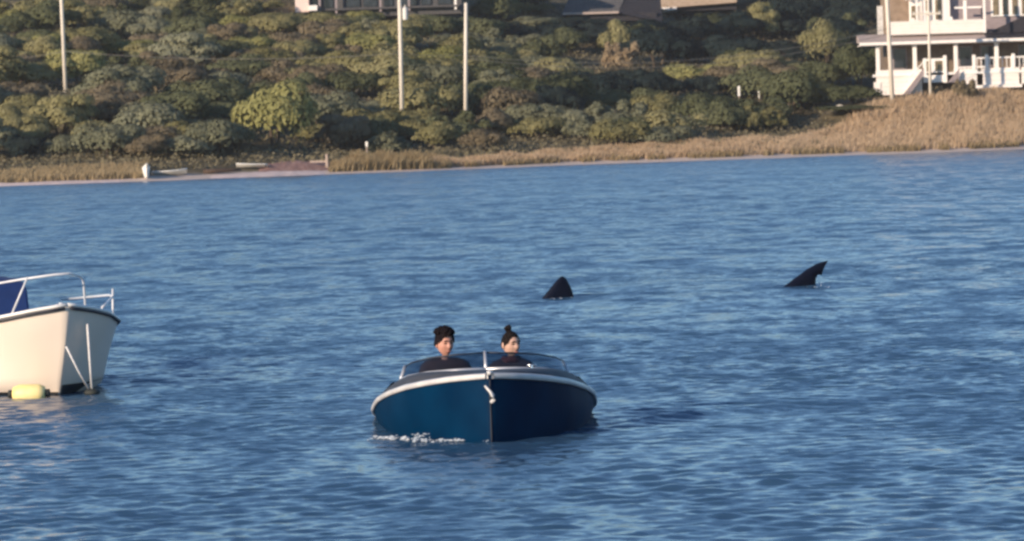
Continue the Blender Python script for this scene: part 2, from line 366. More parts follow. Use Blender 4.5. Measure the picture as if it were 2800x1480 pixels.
def water_mat():
    m = bpy.data.materials.new('water'); m.use_nodes = True
    nt = m.node_tree; N = nt.nodes; L = nt.links; b = N['Principled BSDF']
    b.inputs['Base Color'].default_value = (0.030, 0.076, 0.142, 1)
    b.inputs['Roughness'].default_value = 0.16; b.inputs['IOR'].default_value = 1.33
    g = N.new('ShaderNodeNewGeometry')
    mp = N.new('ShaderNodeMapping'); mp.inputs['Scale'].default_value = (0.62, 1.0, 1.0); L.new(g.outputs['Position'], mp.inputs[0])
    n1 = N.new('ShaderNodeTexNoise'); n1.inputs['Scale'].default_value = 3.6; n1.inputs['Detail'].default_value = 3; n1.inputs['Roughness'].default_value = 0.6
    L.new(mp.outputs[0], n1.inputs['Vector'])
    sub = N.new('ShaderNodeVectorMath'); sub.operation = 'SUBTRACT'; sub.inputs[1].default_value = (0.5, 0.5, 0.5); L.new(n1.outputs['Color'], sub.inputs[0])
    flat = N.new('ShaderNodeVectorMath'); flat.operation = 'MULTIPLY'; flat.inputs[1].default_value = (0.8, 1.0, 0.0); L.new(sub.outputs[0], flat.inputs[0])
    sep = N.new('ShaderNodeSeparateXYZ'); L.new(flat.outputs[0], sep.inputs[0])
    ab = N.new('ShaderNodeMath'); ab.operation = 'ABSOLUTE'; L.new(sep.outputs['Y'], ab.inputs[0])
    ng = N.new('ShaderNodeMath'); ng.operation = 'MULTIPLY_ADD'; ng.inputs[1].default_value = -1.25; ng.inputs[2].default_value = -0.02; L.new(ab.outputs[0], ng.inputs[0])
    cmb = N.new('ShaderNodeCombineXYZ'); L.new(sep.outputs['X'], cmb.inputs['X']); L.new(ng.outputs[0], cmb.inputs['Y'])
    # ripples too fine for the mesh, in gusts that drift across the bay
    fine = N.new('ShaderNodeAttribute'); fine.attribute_name = 'fine'
    mp2 = N.new('ShaderNodeMapping'); mp2.inputs['Scale'].default_value = (0.35, 1.0, 1.0); mp2.inputs['Rotation'].default_value = (0, 0, 0.12); L.new(g.outputs['Position'], mp2.inputs[0])
    n2 = N.new('ShaderNodeTexNoise'); n2.inputs['Scale'].default_value = 0.085; n2.inputs['Detail'].default_value = 4; L.new(mp2.outputs[0], n2.inputs['Vector'])
    gust = N.new('ShaderNodeMapRange'); gust.inputs[1].default_value = 0.3; gust.inputs[2].default_value = 0.7; gust.inputs[3].default_value = 0.75; gust.inputs[4].default_value = 1.3
    L.new(n2.outputs['Fac'], gust.inputs[0])
    mu = N.new('ShaderNodeMath'); mu.operation = 'MULTIPLY'; L.new(fine.outputs['Fac'], mu.inputs[0]); L.new(gust.outputs[0], mu.inputs[1])
    sc = N.new('ShaderNodeVectorMath'); sc.operation = 'SCALE'; L.new(cmb.outputs[0], sc.inputs[0]); L.new(mu.outputs[0], sc.inputs['Scale'])
    # broader wavelets
    mp3 = N.new('ShaderNodeMapping'); mp3.inputs['Scale'].default_value = (1.0, 0.45, 1.0); mp3.inputs['Rotation'].default_value = (0, 0, -0.08); L.new(g.outputs['Position'], mp3.inputs[0])
    n3 = N.new('ShaderNodeTexNoise'); n3.inputs['Scale'].default_value = 1.15; n3.inputs['Detail'].default_value = 2; L.new(mp3.outputs[0], n3.inputs['Vector'])
    s3 = N.new('ShaderNodeVectorMath'); s3.operation = 'SUBTRACT'; s3.inputs[1].default_value = (0.5, 0.5, 0.5); L.new(n3.outputs['Color'], s3.inputs[0])
    f3 = N.new('ShaderNodeVectorMath'); f3.operation = 'MULTIPLY'; f3.inputs[1].default_value = (0.22, 0.36, 0.0); L.new(s3.outputs[0], f3.inputs[0])
    m3 = N.new('ShaderNodeVectorMath'); m3.operation = 'SCALE'; L.new(f3.outputs[0], m3.inputs[0]); L.new(fine.outputs['Fac'], m3.inputs['Scale'])
    a0 = N.new('ShaderNodeVectorMath'); a0.operation = 'ADD'; L.new(sc.outputs[0], a0.inputs[0]); L.new(m3.outputs[0], a0.inputs[1])
    ad = N.new('ShaderNodeVectorMath'); ad.operation = 'ADD'; L.new(g.outputs['Normal'], ad.inputs[0]); L.new(a0.outputs[0], ad.inputs[1])
    no = N.new('ShaderNodeVectorMath'); no.operation = 'NORMALIZE'; L.new(ad.outputs[0], no.inputs[0]); L.new(no.outputs[0], b.inputs['Normal'])
    return m


def build_water():
    ang = np.concatenate([np.linspace(-88, -9, 28), np.linspace(-8.6, 8.6, 240), np.linspace(9, 88, 28)]) * math.pi / 180
    d = np.concatenate([np.linspace(0.5, 26, 16), np.arange(27, 55, 0.06), np.arange(55, 72, 0.09), np.arange(72, 100, 0.14), np.arange(100, 150, 0.26), np.arange(150, 345, 0.8), np.linspace(350, 900, 12)])
    A, D = np.meshgrid(ang, d); Xw = D * np.tan(A); Xw = np.where(np.abs(A) > 1.2, D * np.tan(np.sign(A) * 1.2) * (1 + (np.abs(A) - 1.2) * 8), Xw); Yw = D
    Zw = np.zeros_like(Xw)
    sp = np.where(D < 55, 0.06, np.where(D < 72, 0.09, np.where(D < 150, 0.14, np.where(D < 345, 0.8, 30)))); sp = np.maximum(sp, D * 0.3 / 239 * 1.0)
    # patches of stronger and weaker ripple
    env = 1 + 0.25 * np.sin(Xw * 0.35 + Yw * 0.16 + 1) * np.sin(Yw * 0.11 - Xw * 0.13) + 0.25 * np.sin(Yw * 0.42 + Xw * 0.12 + 2.2) * np.sin(Xw * 0.5 - Yw * 0.07)
    env = env * (1 - 0.45 * np.exp(-((Yw - 45.6 - 0.05 * Xw) / 0.9) ** 2))
    r = np.random.default_rng(3)
    n = 84
    lam = np.exp(r.uniform(np.log(0.19), np.log(0.52), n)); th = r.normal(0, 0.85, n) - math.pi / 2 + 0.1; kept = np.zeros_like(Xw)
    for l, t, ph in zip(lam, th, r.uniform(0, 2 * math.pi, n)):
        k = 2 * math.pi / l
        slope = 0.017
        att = np.clip((l / sp - 2.2) / 2.5, 0, 1) * np.clip((115 - D) / 75, 0, 1)
        kept += att ** 2 / n
        q = k * (Xw * math.cos(t) + Yw * math.sin(t)) + ph
        Zw += env * att * slope / k * (np.sin(q) - 0.25 * np.cos(2 * q))
    # long low swell
    Zw += 0.006 * np.sin(Yw * 0.9 + Xw * 0.25) + 0.005 * np.sin(Yw * 1.4 - Xw * 0.35 + 1)
    # bow wave running out from the blue boat on both sides
    dx = Xw - BOW.x; ax = np.abs(dx)
    yr = BOW.y + 0.55 + 3.9 * (1 - np.exp(-np.clip(ax - 0.5, 0, None) / 2.2)) + 0.14 * ax
    amp = 0.085 * np.exp(-((ax - 1.2) / 5.0) ** 2) * np.where(dx > 0, 0.75, 0.4) * np.clip((ax - 1.15) / 0.5, 0, 1)
    ph = (Yw - yr) / 0.36
    Zw += amp * np.exp(-ph ** 2) - 0.5 * amp * np.exp(-((Yw - yr - 0.75) / 0.5) ** 2)
    # wake of the fins
    for px, py, w in ((1530, 812, 0.05), (2195, 782, 0.05)):
        p = on_water(px, py)
        tr = np.clip(Xw - p.x + 0.6, 0, None)
        Zw += w * np.exp(-((Yw - p.y - 0.25 * tr) / 0.3) ** 2) * np.exp(-tr / 2.6) * (Xw > p.x - 0.6) - 0.04 * np.exp(-((Yw - p.y + 0.9) / 0.4) ** 2 - ((Xw - p.x) / 0.6) ** 2)
    nr, nc = Xw.shape; idx = np.arange(nr * nc).reshape(nr, nc)
    F = np.stack([idx[:-1, :-1], idx[:-1, 1:], idx[1:, 1:], idx[1:, :-1]], -1).reshape(-1, 4)
    o = raw('water', np.stack([Xw, Yw, Zw], -1).reshape(-1, 3), F, water_mat(), smooth=True)
    fa = o.data.attributes.new('fine', 'FLOAT', 'POINT'); fa.data.foreach_set('value', (0.55 + 0.70 * np.sqrt(np.clip(1 - kept, 0, 1))).ravel().astype(np.float32))
    tag(o, 'rippled blue water of the bay', kind='structure')
    return o


build_water()


# ------------------------------------------------------------------ foliage
def leaf_cloud(cent, rad, n, size, flat=0.75, droop=0.0, elong=1.6, r=None):
    """n leaf quads spread over lobes (centres cent, radii rad); returns verts, faces, tone"""
    r = r or rng
    cent = np.asarray(cent, float); rad = np.asarray(rad, float)
    w = (rad[:, 0] * rad[:, 2]); pick = r.choice(len(cent), n, p=w / w.sum())
    u = r.normal(size=(n, 3)); u[:, 2] = np.where(u[:, 2] < -0.35, -u[:, 2], u[:, 2]); u /= np.linalg.norm(u, axis=1)[:, None]
    depth = 1 - 0.30 * r.random(n) ** 2.0 + np.where(r.random(n) < 0.14, 0.22 * r.random(n), 0)
    c = cent[pick] + u * rad[pick] * depth[:, None]
    nrm = u * flat + r.normal(size=(n, 3)) * (1 - flat) * 1.1; nrm[:, 2] += 0.15; nrm /= np.linalg.norm(nrm, axis=1)[:, None]
    t = np.cross(nrm, r.normal(size=(n, 3))); t /= np.linalg.norm(t, axis=1)[:, None]
    b = np.cross(nrm, t); sz = size * (0.6 + 0.8 * r.random(n))[:, None]
    t = t * sz * elong * 0.5; b = b * sz * 0.5
    V = np.stack([c - t, c - b, c + t, c + b], 1).reshape(-1, 3)
    F = np.arange(4 * n).reshape(n, 4)
    return V, F, r.random(n) * 0.75 + 0.25 * r.random(len(cent))[pick]


def crown_mesh(kind, seed):
    """unit crown about 1 wide either side (radius 1) and 1 high; scaled per plant"""
    r = np.random.default_rng(seed)
    cent, rad = [], []
    if kind == 'rounded':
        n = 15
        for i in range(n):
            a = r.uniform(0, 2 * math.pi); q = r.random() ** 0.6 * 0.72; h = (1 - q ** 2) ** 0.5
            s = r.uniform(0.26, 0.46); cent.append((q * math.cos(a), q * math.sin(a), 0.16 + h * 0.62 * r.uniform(0.55, 1.05))); rad.append((s, s, s * 0.72))
        cent.append((0, 0, 0.4)); rad.append((0.86, 0.86, 0.46)); nl, size = 5200, 0.060
    elif kind == 'spreading':
        n = 20
        for i in range(n):
            a = r.uniform(0, 2 * math.pi); q = r.random() ** 0.5 * 0.85
            s = r.uniform(0.2, 0.36); cent.append((q * math.cos(a), q * math.sin(a), 0.3 + 0.42 * r.random() * (1.1 - q * 0.6))); rad.append((s, s, s * 0.85))
        cent.append((0, 0, 0.3)); rad.append((0.88, 0.88, 0.34)); nl, size = 5200, 0.055
    elif kind == 'upright':
        n = 13
        for i in range(n):
            a = r.uniform(0, 2 * math.pi); z = r.uniform(0.3, 0.93); q = r.random() ** 0.6 * 0.68 * (1.15 - abs(z - 0.55))
            s = r.uniform(0.26, 0.42); cent.append((q * math.cos(a), q * math.sin(a), z)); rad.append((s, s, s * 0.55))
        cent.append((0, 0, 0.52)); rad.append((0.72, 0.72, 0.42)); nl, size = 5200, 0.062
    else:                                        # twiggy
        n = 22
        for i in range(n):
            a = r.uniform(0, 2 * math.pi); q = r.random() ** 0.5 * 0.85; s = r.uniform(0.1, 0.22)
            cent.append((q * math.cos(a), q * math.sin(a), 0.2 + 0.7 * r.random() * (1 - q * 0.5))); rad.append((s, s, s * 1.3))
        cent.append((0, 0, 0.3)); rad.append((0.75, 0.75, 0.32)); nl, size = 4400, 0.055
    V, F, T = leaf_cloud(cent, rad, nl, size, flat=0.92 if kind != 'twiggy' else 0.7, elong=1.5 if kind != 'twiggy' else 2.6, r=r)
    me_o = raw('crown', V, F, LEAF['olive'], tone=T); me = me_o.data
    COL.objects.unlink(me_o); bpy.data.objects.remove(me_o)
    return me


def stem_mesh(kind, seed):
    r = random.Random(seed); mb = MB()
    for i in range(4 if kind != 'upright' else 3):
        a = r.uniform(0, 6.28); q = r.uniform(0.2, 0.5)
        mb.tube([(0.06 * math.cos(a), 0.06 * math.sin(a), -0.12), (q * 0.4 * math.cos(a), q * 0.4 * math.sin(a), 0.25), (q * math.cos(a), q * math.sin(a), 0.66)], [0.045, 0.034, 0.012], 6)
    o = mb.build('stem', M['bark'], smooth=True); me = o.data; COL.objects.unlink(o); bpy.data.objects.remove(o)
    return me


CROWNS = {k: [crown_mesh(k, 100 * i + j) for j in range(n)] for i, (k, n) in enumerate((('rounded', 5), ('spreading', 4), ('upright', 4), ('twiggy', 3)))}
STEMS = {k: stem_mesh(k, 7 + i) for i, k in enumerate(CROWNS)}
shrubs = []                                       # dicts collected first, pruned by what is in sight, then built


def hit(px, py, back=0.0):
    dd = np.arange(282, 520, 0.25); v = _f + _r * ((px - 1400) / FPX) + _u * ((740 - py) / FPX)
    g = ground_z(v.x / v.y * dd, dd); k = np.argmax(g >= CAM_H + v.z / v.y * dd)
    return float(dd[k]) + back if (g >= CAM_H + v.z / v.y * dd).any() else 430.0


def want(px, py, wpx, hpx, kind, colour, d=None, name=None, label=None):
    """a plant whose base is seen at photograph pixel (px, py); found by walking the ray to the hillside"""
    if d is None:
        dd = np.arange(282, 520, 0.25); v = _f + _r * ((px - 1400) / FPX) + _u * ((740 - py) / FPX)
        x = v.x / v.y * dd; z = CAM_H + v.z / v.y * dd; g = ground_z(x, dd)
        k = np.argmax(g >= z); d = float(dd[k]) if (g >= z).any() else 430.0
    p = at(px, py, d); x, y = p.x, p.y
    shrubs.append(dict(x=x, y=y, z=gz(x, y), w=wpx / FPX * d / 2, h=hpx / FPX * d, kind=kind, colour=colour, name=name, label=label, keep=bool(label)))


def patch_colour(px, py, r):
    """which plant grows where; near-black leaves paint in the shaded hillside"""
    u = r.random()
    if 1500 < px < 2400 and py < 165: return 'shade painted' if u < 0.9 else 'dusky green'
    if 1330 < px < 1640 and py < 130: return 'shade painted' if u < 0.6 else 'dusky green' if u < 0.85 else 'grey green'
    if 1480 < px < 2010 and 222 < py < 285: return 'shade painted' if u < 0.62 else 'dusky green'
    if px < 230 and 375 < py < 440: return 'shade painted' if u < 0.65 else 'grey green'
    if 280 < px < 620 and py < 95: return 'dusky green' if u < 0.55 else 'olive' if u < 0.8 else 'grey green'
    if 300 < px < 720 and 160 < py < 300: return 'brown' if u < 0.6 else 'grey green' if u < 0.8 else 'dusky green'
    if 680 < px < 1000 and 150 < py < 300: return 'brown' if u < 0.4 else 'dusky green' if u < 0.65 else 'olive'
    if 1100 < px < 1500 and 60 < py < 140: return 'dusky green' if u < 0.5 else 'grey green' if u < 0.7 else 'olive'
    if px > 2080 and 200 < py < 330: return 'dusky green' if u < 0.7 else 'brown'
    if py > 290: return 'grey green' if u < 0.36 else 'olive' if u < 0.66 else 'brown' if u < 0.8 else 'dusky green'
    return 'olive' if u < 0.44 else 'yellow green' if u < 0.60 else 'grey green' if u < 0.72 else 'dusky green' if u < 0.87 else 'brown'


rr = random.Random(21)
D_RIDGE, D_COT, D_TAN = min(hit(806, 40), hit(900, 36), hit(1100, 34), hit(1300, 34)), hit(1600, 62), hit(1900, 40)
print('D', D_RIDGE, D_COT, D_TAN)
# the plants one can tell apart
want(752, 402, 265, 172, 'rounded', 'yellow green', name='bush', label='big yellow-green bush standing out from the brown scrub')
want(1700, 178, 118, 118, 'upright', 'olive', name='tree', label='olive two-headed tree rising behind a tan grass clump')
want(1690, 196, 120, 92, 'twiggy', 'tan', name='bush', label='straw-coloured plume-like bush in front of the two-headed tree')
want(2085, 112, 130, 100, 'upright', 'olive', name='tree', label='olive round-headed tree against the shade painted slope')
want(2262, 180, 150, 120, 'rounded', 'olive', name='tree', label='olive domed tree nearest to the white house wires')
want(2350, 245, 150, 125, 'rounded', 'dusky green', name='tree', label='dusky green tree touching the corner of the white porch')
want(1010, 300, 200, 90, 'rounded', 'olive', d=318)
want(2160, 300, 200, 130, 'rounded', 'dusky green', d=340)
want(2640, 262, 90, 62, 'twiggy', 'brown', d=337, name='bush', label='bare brown bush in front of the white porch railing')
want(2560, 262, 60, 40, 'twiggy', 'brown', d=337, name='bush', label='low brown bush beside the porch steps')
# the rest of the slope, row behind row
rows = [(452, 96, 52), (432, 104, 60), (408, 112, 72), (382, 120, 80), (354, 124, 86), (326, 126, 88), (298, 128, 84), (270, 126, 80), (244, 122, 76), (218, 120, 72), (192, 116, 68),
        (166, 112, 66), (142, 110, 64), (118, 106, 62), (94, 104, 62), (70, 102, 60), (46, 100, 60), (22, 98, 58), (0, 96, 56)]
for i, (py, step, h) in enumerate(rows):
    px = -60 + rr.random() * step
    while px < 2860:
        p_y = py + rr.uniform(-11, 11) - (px - 1400) * 0.024
        lim = 470 - px * 0.047 if px < 900 else 432 - (px - 900) * 0.03 if px < 1800 else 405 - (px - 1800) * 0.155   # front edge of the bushes
        ok = p_y < lim - (6 if px < 900 else 2)
        if 770 < px < 1260 and p_y < 45: ok = ok and rr.random() < 0.5
        if px > 2372 and p_y > 40: ok = False
        if abs(px - 752) < 110 and 330 < p_y < 430: ok = False
        if 1560 < px < 1800 and 150 < p_y < 215: ok = False
        if 1420 < px < 2120 and 190 < p_y < 222: ok = ok and rr.random() < 0.75
        if ok:
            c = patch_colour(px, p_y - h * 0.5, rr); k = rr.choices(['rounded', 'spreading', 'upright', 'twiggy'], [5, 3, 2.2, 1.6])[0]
            if c == 'shade painted': k = rr.choice(['rounded', 'upright', 'spreading'])
            sc = rr.uniform(0.72, 1.35)
            if py > 420: sc *= 0.8
            want(px, p_y, step * 1.5 * sc, h * sc * {'rounded': 1.0, 'spreading': 0.78, 'upright': 1.2, 'twiggy': 0.9}[k], k, c)
        px += step * rr.uniform(0.75, 1.25)


def in_sight(items, cap=292):
    """painter's pass in picture space, far to near; counts the pixels each plant shows"""
    q = 6; W, H = 2800 // q, 520 // q
    buf = -np.ones((H, W), int); yy, xx = np.mgrid[0:H, 0:W]
    for i in sorted(range(len(items)), key=lambda i: -items[i]['y']):
        t = items[i]; cx, cy = proj((t['x'], t['y'], t['z'] + t['h'] * 0.5)); k = FPX / t['y']
        m = ((xx * q - cx) / (t['w'] * k * 0.92)) ** 2 + ((yy * q - cy) / (t['h'] * k * 0.5)) ** 2 < 1
        buf[m] = i; t['cx'], t['cy'] = cx, cy
    n = np.bincount(buf[buf >= 0], minlength=len(items))
    for i, t in enumerate(items): t['seen'] = int(n[i])
    keep = [t for t in items if t['seen'] >= 6 or (t['keep'])]
    keep.sort(key=lambda t: -t['seen'])
    return keep[:cap], keep[cap:]


# nothing hides the foot of a pole or the low walls at the top of the hill
for t in shrubs:
    cx, cy = proj((t['x'], t['y'], t['z'])); k = FPX / t['y']
    for px, py, d in ((180, 256, 338), (1099, 290, 322), (1273, 297, 324), (2441, 282, 334)):
        if t['y'] < d + 1 and abs(cx - px) < t['w'] * k * 0.9 + 8: t['h'] = min(t['h'], max(0.3, (cy - py - 3) / k))
    for x0, x1, py, d in ((800, 880, 36, D_RIDGE), (880, 1262, 15, D_RIDGE), (1535, 1700, 46, D_COT), (1700, 1800, 50, D_COT), (1795, 2010, 30, D_TAN), (1630, 1765, 190, hit(1690, 196) - 0.5), (2040, 2135, 100, hit(2085, 112) - 0.5), (2200, 2320, 165, hit(2262, 180) - 0.5)):
        if not t['keep'] and t['y'] < d and x0 - t['w'] * k < cx < x1 + t['w'] * k: t['h'] = min(t['h'], (cy - py) / k)
        elif py < 70 and t['y'] >= d - 1 and x0 - 40 < cx < x1 + 40: t['h'] = -1
shrubs = [t for t in shrubs if t['h'] > 0.35]
shrubs, spare = in_sight(shrubs)
ZONES = [(330, 'around the lone pole'), (600, 'above the beached dinghies'), (905, 'around the big yellow-green bush'), (1185, 'around the transformer pole'),
         (1400, 'around the bare-topped pole'), (1800, 'below the grey cottage roof'), (2080, 'near the white marker post'), (2375, 'beside the white house'), (9999, 'at the white house')]


def band(t):
    s = t['y'] - float(shore(t['x']))
    return 'low by the beach' if s < 16 else 'on the lower slope' if s < 38 else 'halfway up the slope' if s < 75 else 'high on the slope'


FORM = {'rounded': 'rounded', 'spreading': 'spreading', 'upright': 'tall', 'twiggy': 'twiggy'}
ORD = ['first', 'second', 'third', 'fourth', 'fifth', 'sixth', 'seventh', 'eighth', 'ninth', 'tenth', 'eleventh', 'twelfth', 'thirteenth', 'fourteenth', 'fifteenth']
cells = {}
for t in shrubs:
    if t['label']: continue
    z = next(n for lim, n in ZONES if t['cx'] < lim)
    cells.setdefault((t['colour'], FORM[t['kind']], band(t), z), []).append(t)
for (c, fo, b, z), L_ in cells.items():
    L_.sort(key=lambda t: t['cx'])
    for i, t in enumerate(L_):
        post = '' if len(L_) == 1 else (', ' + ORD[i] + ' from left')
        t['label'] = f"{c} {fo} shrub {b} {z}{post}"


def build_shrub(t):
    k = t['kind']
    root = empty(t['name'] or 'shrub', (t['x'], t['y'], t['z'] - 0.05), (0, 0, rr.uniform(0, 6.28)))
    root.scale = (t['w'], t['w'], t['h'])
    cr = bpy.data.objects.new('crown', rr.choice(CROWNS[k])); COL.objects.link(cr); cr.parent = root
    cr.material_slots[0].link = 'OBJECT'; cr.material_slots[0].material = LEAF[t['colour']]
    st = bpy.data.objects.new('stem' if k != 'upright' else 'trunk', STEMS[k]); COL.objects.link(st); st.parent = root
    tag(root, t['label'], 'tree' if (t['name'] == 'tree') else 'bush' if t['name'] == 'bush' else 'shrub', 'shrubs on the hillside')


for t in shrubs: build_shrub(t)


# low scrub and grasses nobody could count
def scrub():
    n = 90000
    px = rng.uniform(-90, 2890, n); s = 5 + 175 * rng.random(n) ** 1.2
    y = 297 + s; x = (px - 1400) / FPX * y; y = shore(x) + s
    keep = ~((x > 26) & (s < 46)); x, y, s = x[keep], y[keep], s[keep]; n = len(x)
    z = ground_z(x, y) + 0.05 + 0.45 * rng.random(n) ** 1.5
    c = np.stack([x, y, z], -1); u = rng.normal(size=(n, 3)); u[:, 2] = np.abs(u[:, 2]) + 0.6; u[:, 1] -= 0.4; u /= np.linalg.norm(u, axis=1)[:, None]
    t = np.cross(u, rng.normal(size=(n, 3))); t /= np.linalg.norm(t, axis=1)[:, None]; b = np.cross(u, t); sz = (0.07 + 0.15 * rng.random(n))[:, None]
    V = np.stack([c - t * sz, c - b * sz * 0.6, c + t * sz, c + b * sz * 0.6], 1).reshape(-1, 3)
    o = raw('scrub', V, np.arange(4 * n).reshape(n, 4), M['scrub'], tone=rng.random(n))
    tag(o, 'low scrub covering the hillside between the shrubs', kind='stuff')


def blades(name, x, y, h, w, m, label, lean=0.22):
    n = len(x); z = ground_z(x, y) - 0.02
    a = rng.uniform(0, math.pi, n); hx, hy = np.cos(a) * w / 2, np.sin(a) * w / 2 * 0.6
    lx, ly = rng.normal(0.12, lean, n) * h, rng.normal(0, lean, n) * h
    base = np.stack([x, y, z], -1); off = np.stack([hx, hy, np.zeros(n)], -1)
    mid = base + np.stack([lx * 0.35, ly * 0.35, h * 0.6], -1); top = base + np.stack([lx, ly, h], -1)
    V = np.stack([base - off, base + off, mid + off * 0.8, mid - off * 0.8, top], 1).reshape(-1, 3)
    k = np.arange(n) * 5
    F = np.concatenate([np.stack([k, k + 1, k + 2], -1), np.stack([k, k + 2, k + 3], -1), np.stack([k + 3, k + 2, k + 4], -1)])
    t = rng.random(n)
    o = raw(name, V, F, m, tone=np.concatenate([t, t, t]))
    tag(o, label, kind='stuff')


scrub()
n = 74000
px = rng.uniform(1180, 3300, n); wmax = np.interp(px, [1180, 1500, 2000, 2400, 2900], [4.5, 6, 9.5, 24, 29])
s = 1.9 + (wmax - 1.9) * rng.random(n) ** 0.9; x = (px - 1400) / FPX * (310 + s); y = shore(x) + s
clump = 0.85 + 0.28 * np.sin(x * 1.3 + y * 0.7) * np.sin(x * 0.6 - y * 1.1)
blades('dry_reeds', x, y, (0.35 + 0.5 * rng.random(n)) * clump * np.interp(px, [1180, 2000, 2500], [0.8, 0.95, 1.15]), 0.05 + 0.06 * rng.random(n), M['reed'], 'dry tan reeds along the shore below the white house')
n = 12000
px = rng.uniform(-400, 400, n); s = 1.5 + 6 * rng.random(n); x = (px - 1400) / FPX * 286; y = shore(x) + s
blades('shore_grass', x, y, 0.25 + 0.45 * rng.random(n), 0.06 + 0.05 * rng.random(n), M['reed_ochre'], 'short ochre grass behind the beach near the dinghies')
n = 9000
px = rng.uniform(1240, 3300, n); s = 1.3 + 3.0 * rng.random(n) ** 1.3; x = (px - 1400) / FPX * 306; y = shore(x) + s; k_ = np.sin(x * 0.9) + np.sin(x * 2.3 + 1) > -0.3; x, y = x[k_], y[k_]; n = len(x)
blades('marsh_grass', x, y, 0.2 + 0.35 * rng.random(n), 0.06 + 0.05 * rng.random(n), M['reed_ochre'], 'greenish ochre marsh grass along the water below the dry reeds')
n = 7000
px = rng.uniform(915, 1240, n); s = 1.0 + 5.5 * rng.random(n); x = (px - 1400) / FPX * 297; y = shore(x) + s
blades('ochre_reeds', x, y, (0.5 + 0.7 * rng.random(n)) * (0.85 + 0.2 * np.sin(x * 2.9 + y)) * np.interp(px, [915, 975, 1150, 1240], [0.35, 1.0, 1.0, 0.5]), 0.06 + 0.06 * rng.random(n), M['reed_ochre'], 'ochre reeds at the water beside the jetty post')

HAZE = 0.00011


def haze():
    o = MB().box((-260, -8, -14), (280, 760, 62)).build('haze', bpy.data.materials.new('haze'), None)
    m = o.data.materials[0]; m.use_nodes = True; nt = m.node_tree; nt.nodes.clear()
    out = nt.nodes.new('ShaderNodeOutputMaterial'); v = nt.nodes.new('ShaderNodeVolumePrincipled')
    v.inputs['Color'].default_value = (0.86, 0.90, 0.96, 1); v.inputs['Density'].default_value = HAZE; v.inputs['Anisotropy'].default_value = 0.0
    nt.links.new(v.outputs[0], out.inputs['Volume'])
    tag(o, 'thin sea haze over the bay', kind='stuff')


haze()

# ------------------------------------------------------------------ white house with the porch
HD = 342.0; HO = at(2392, 262, HD)


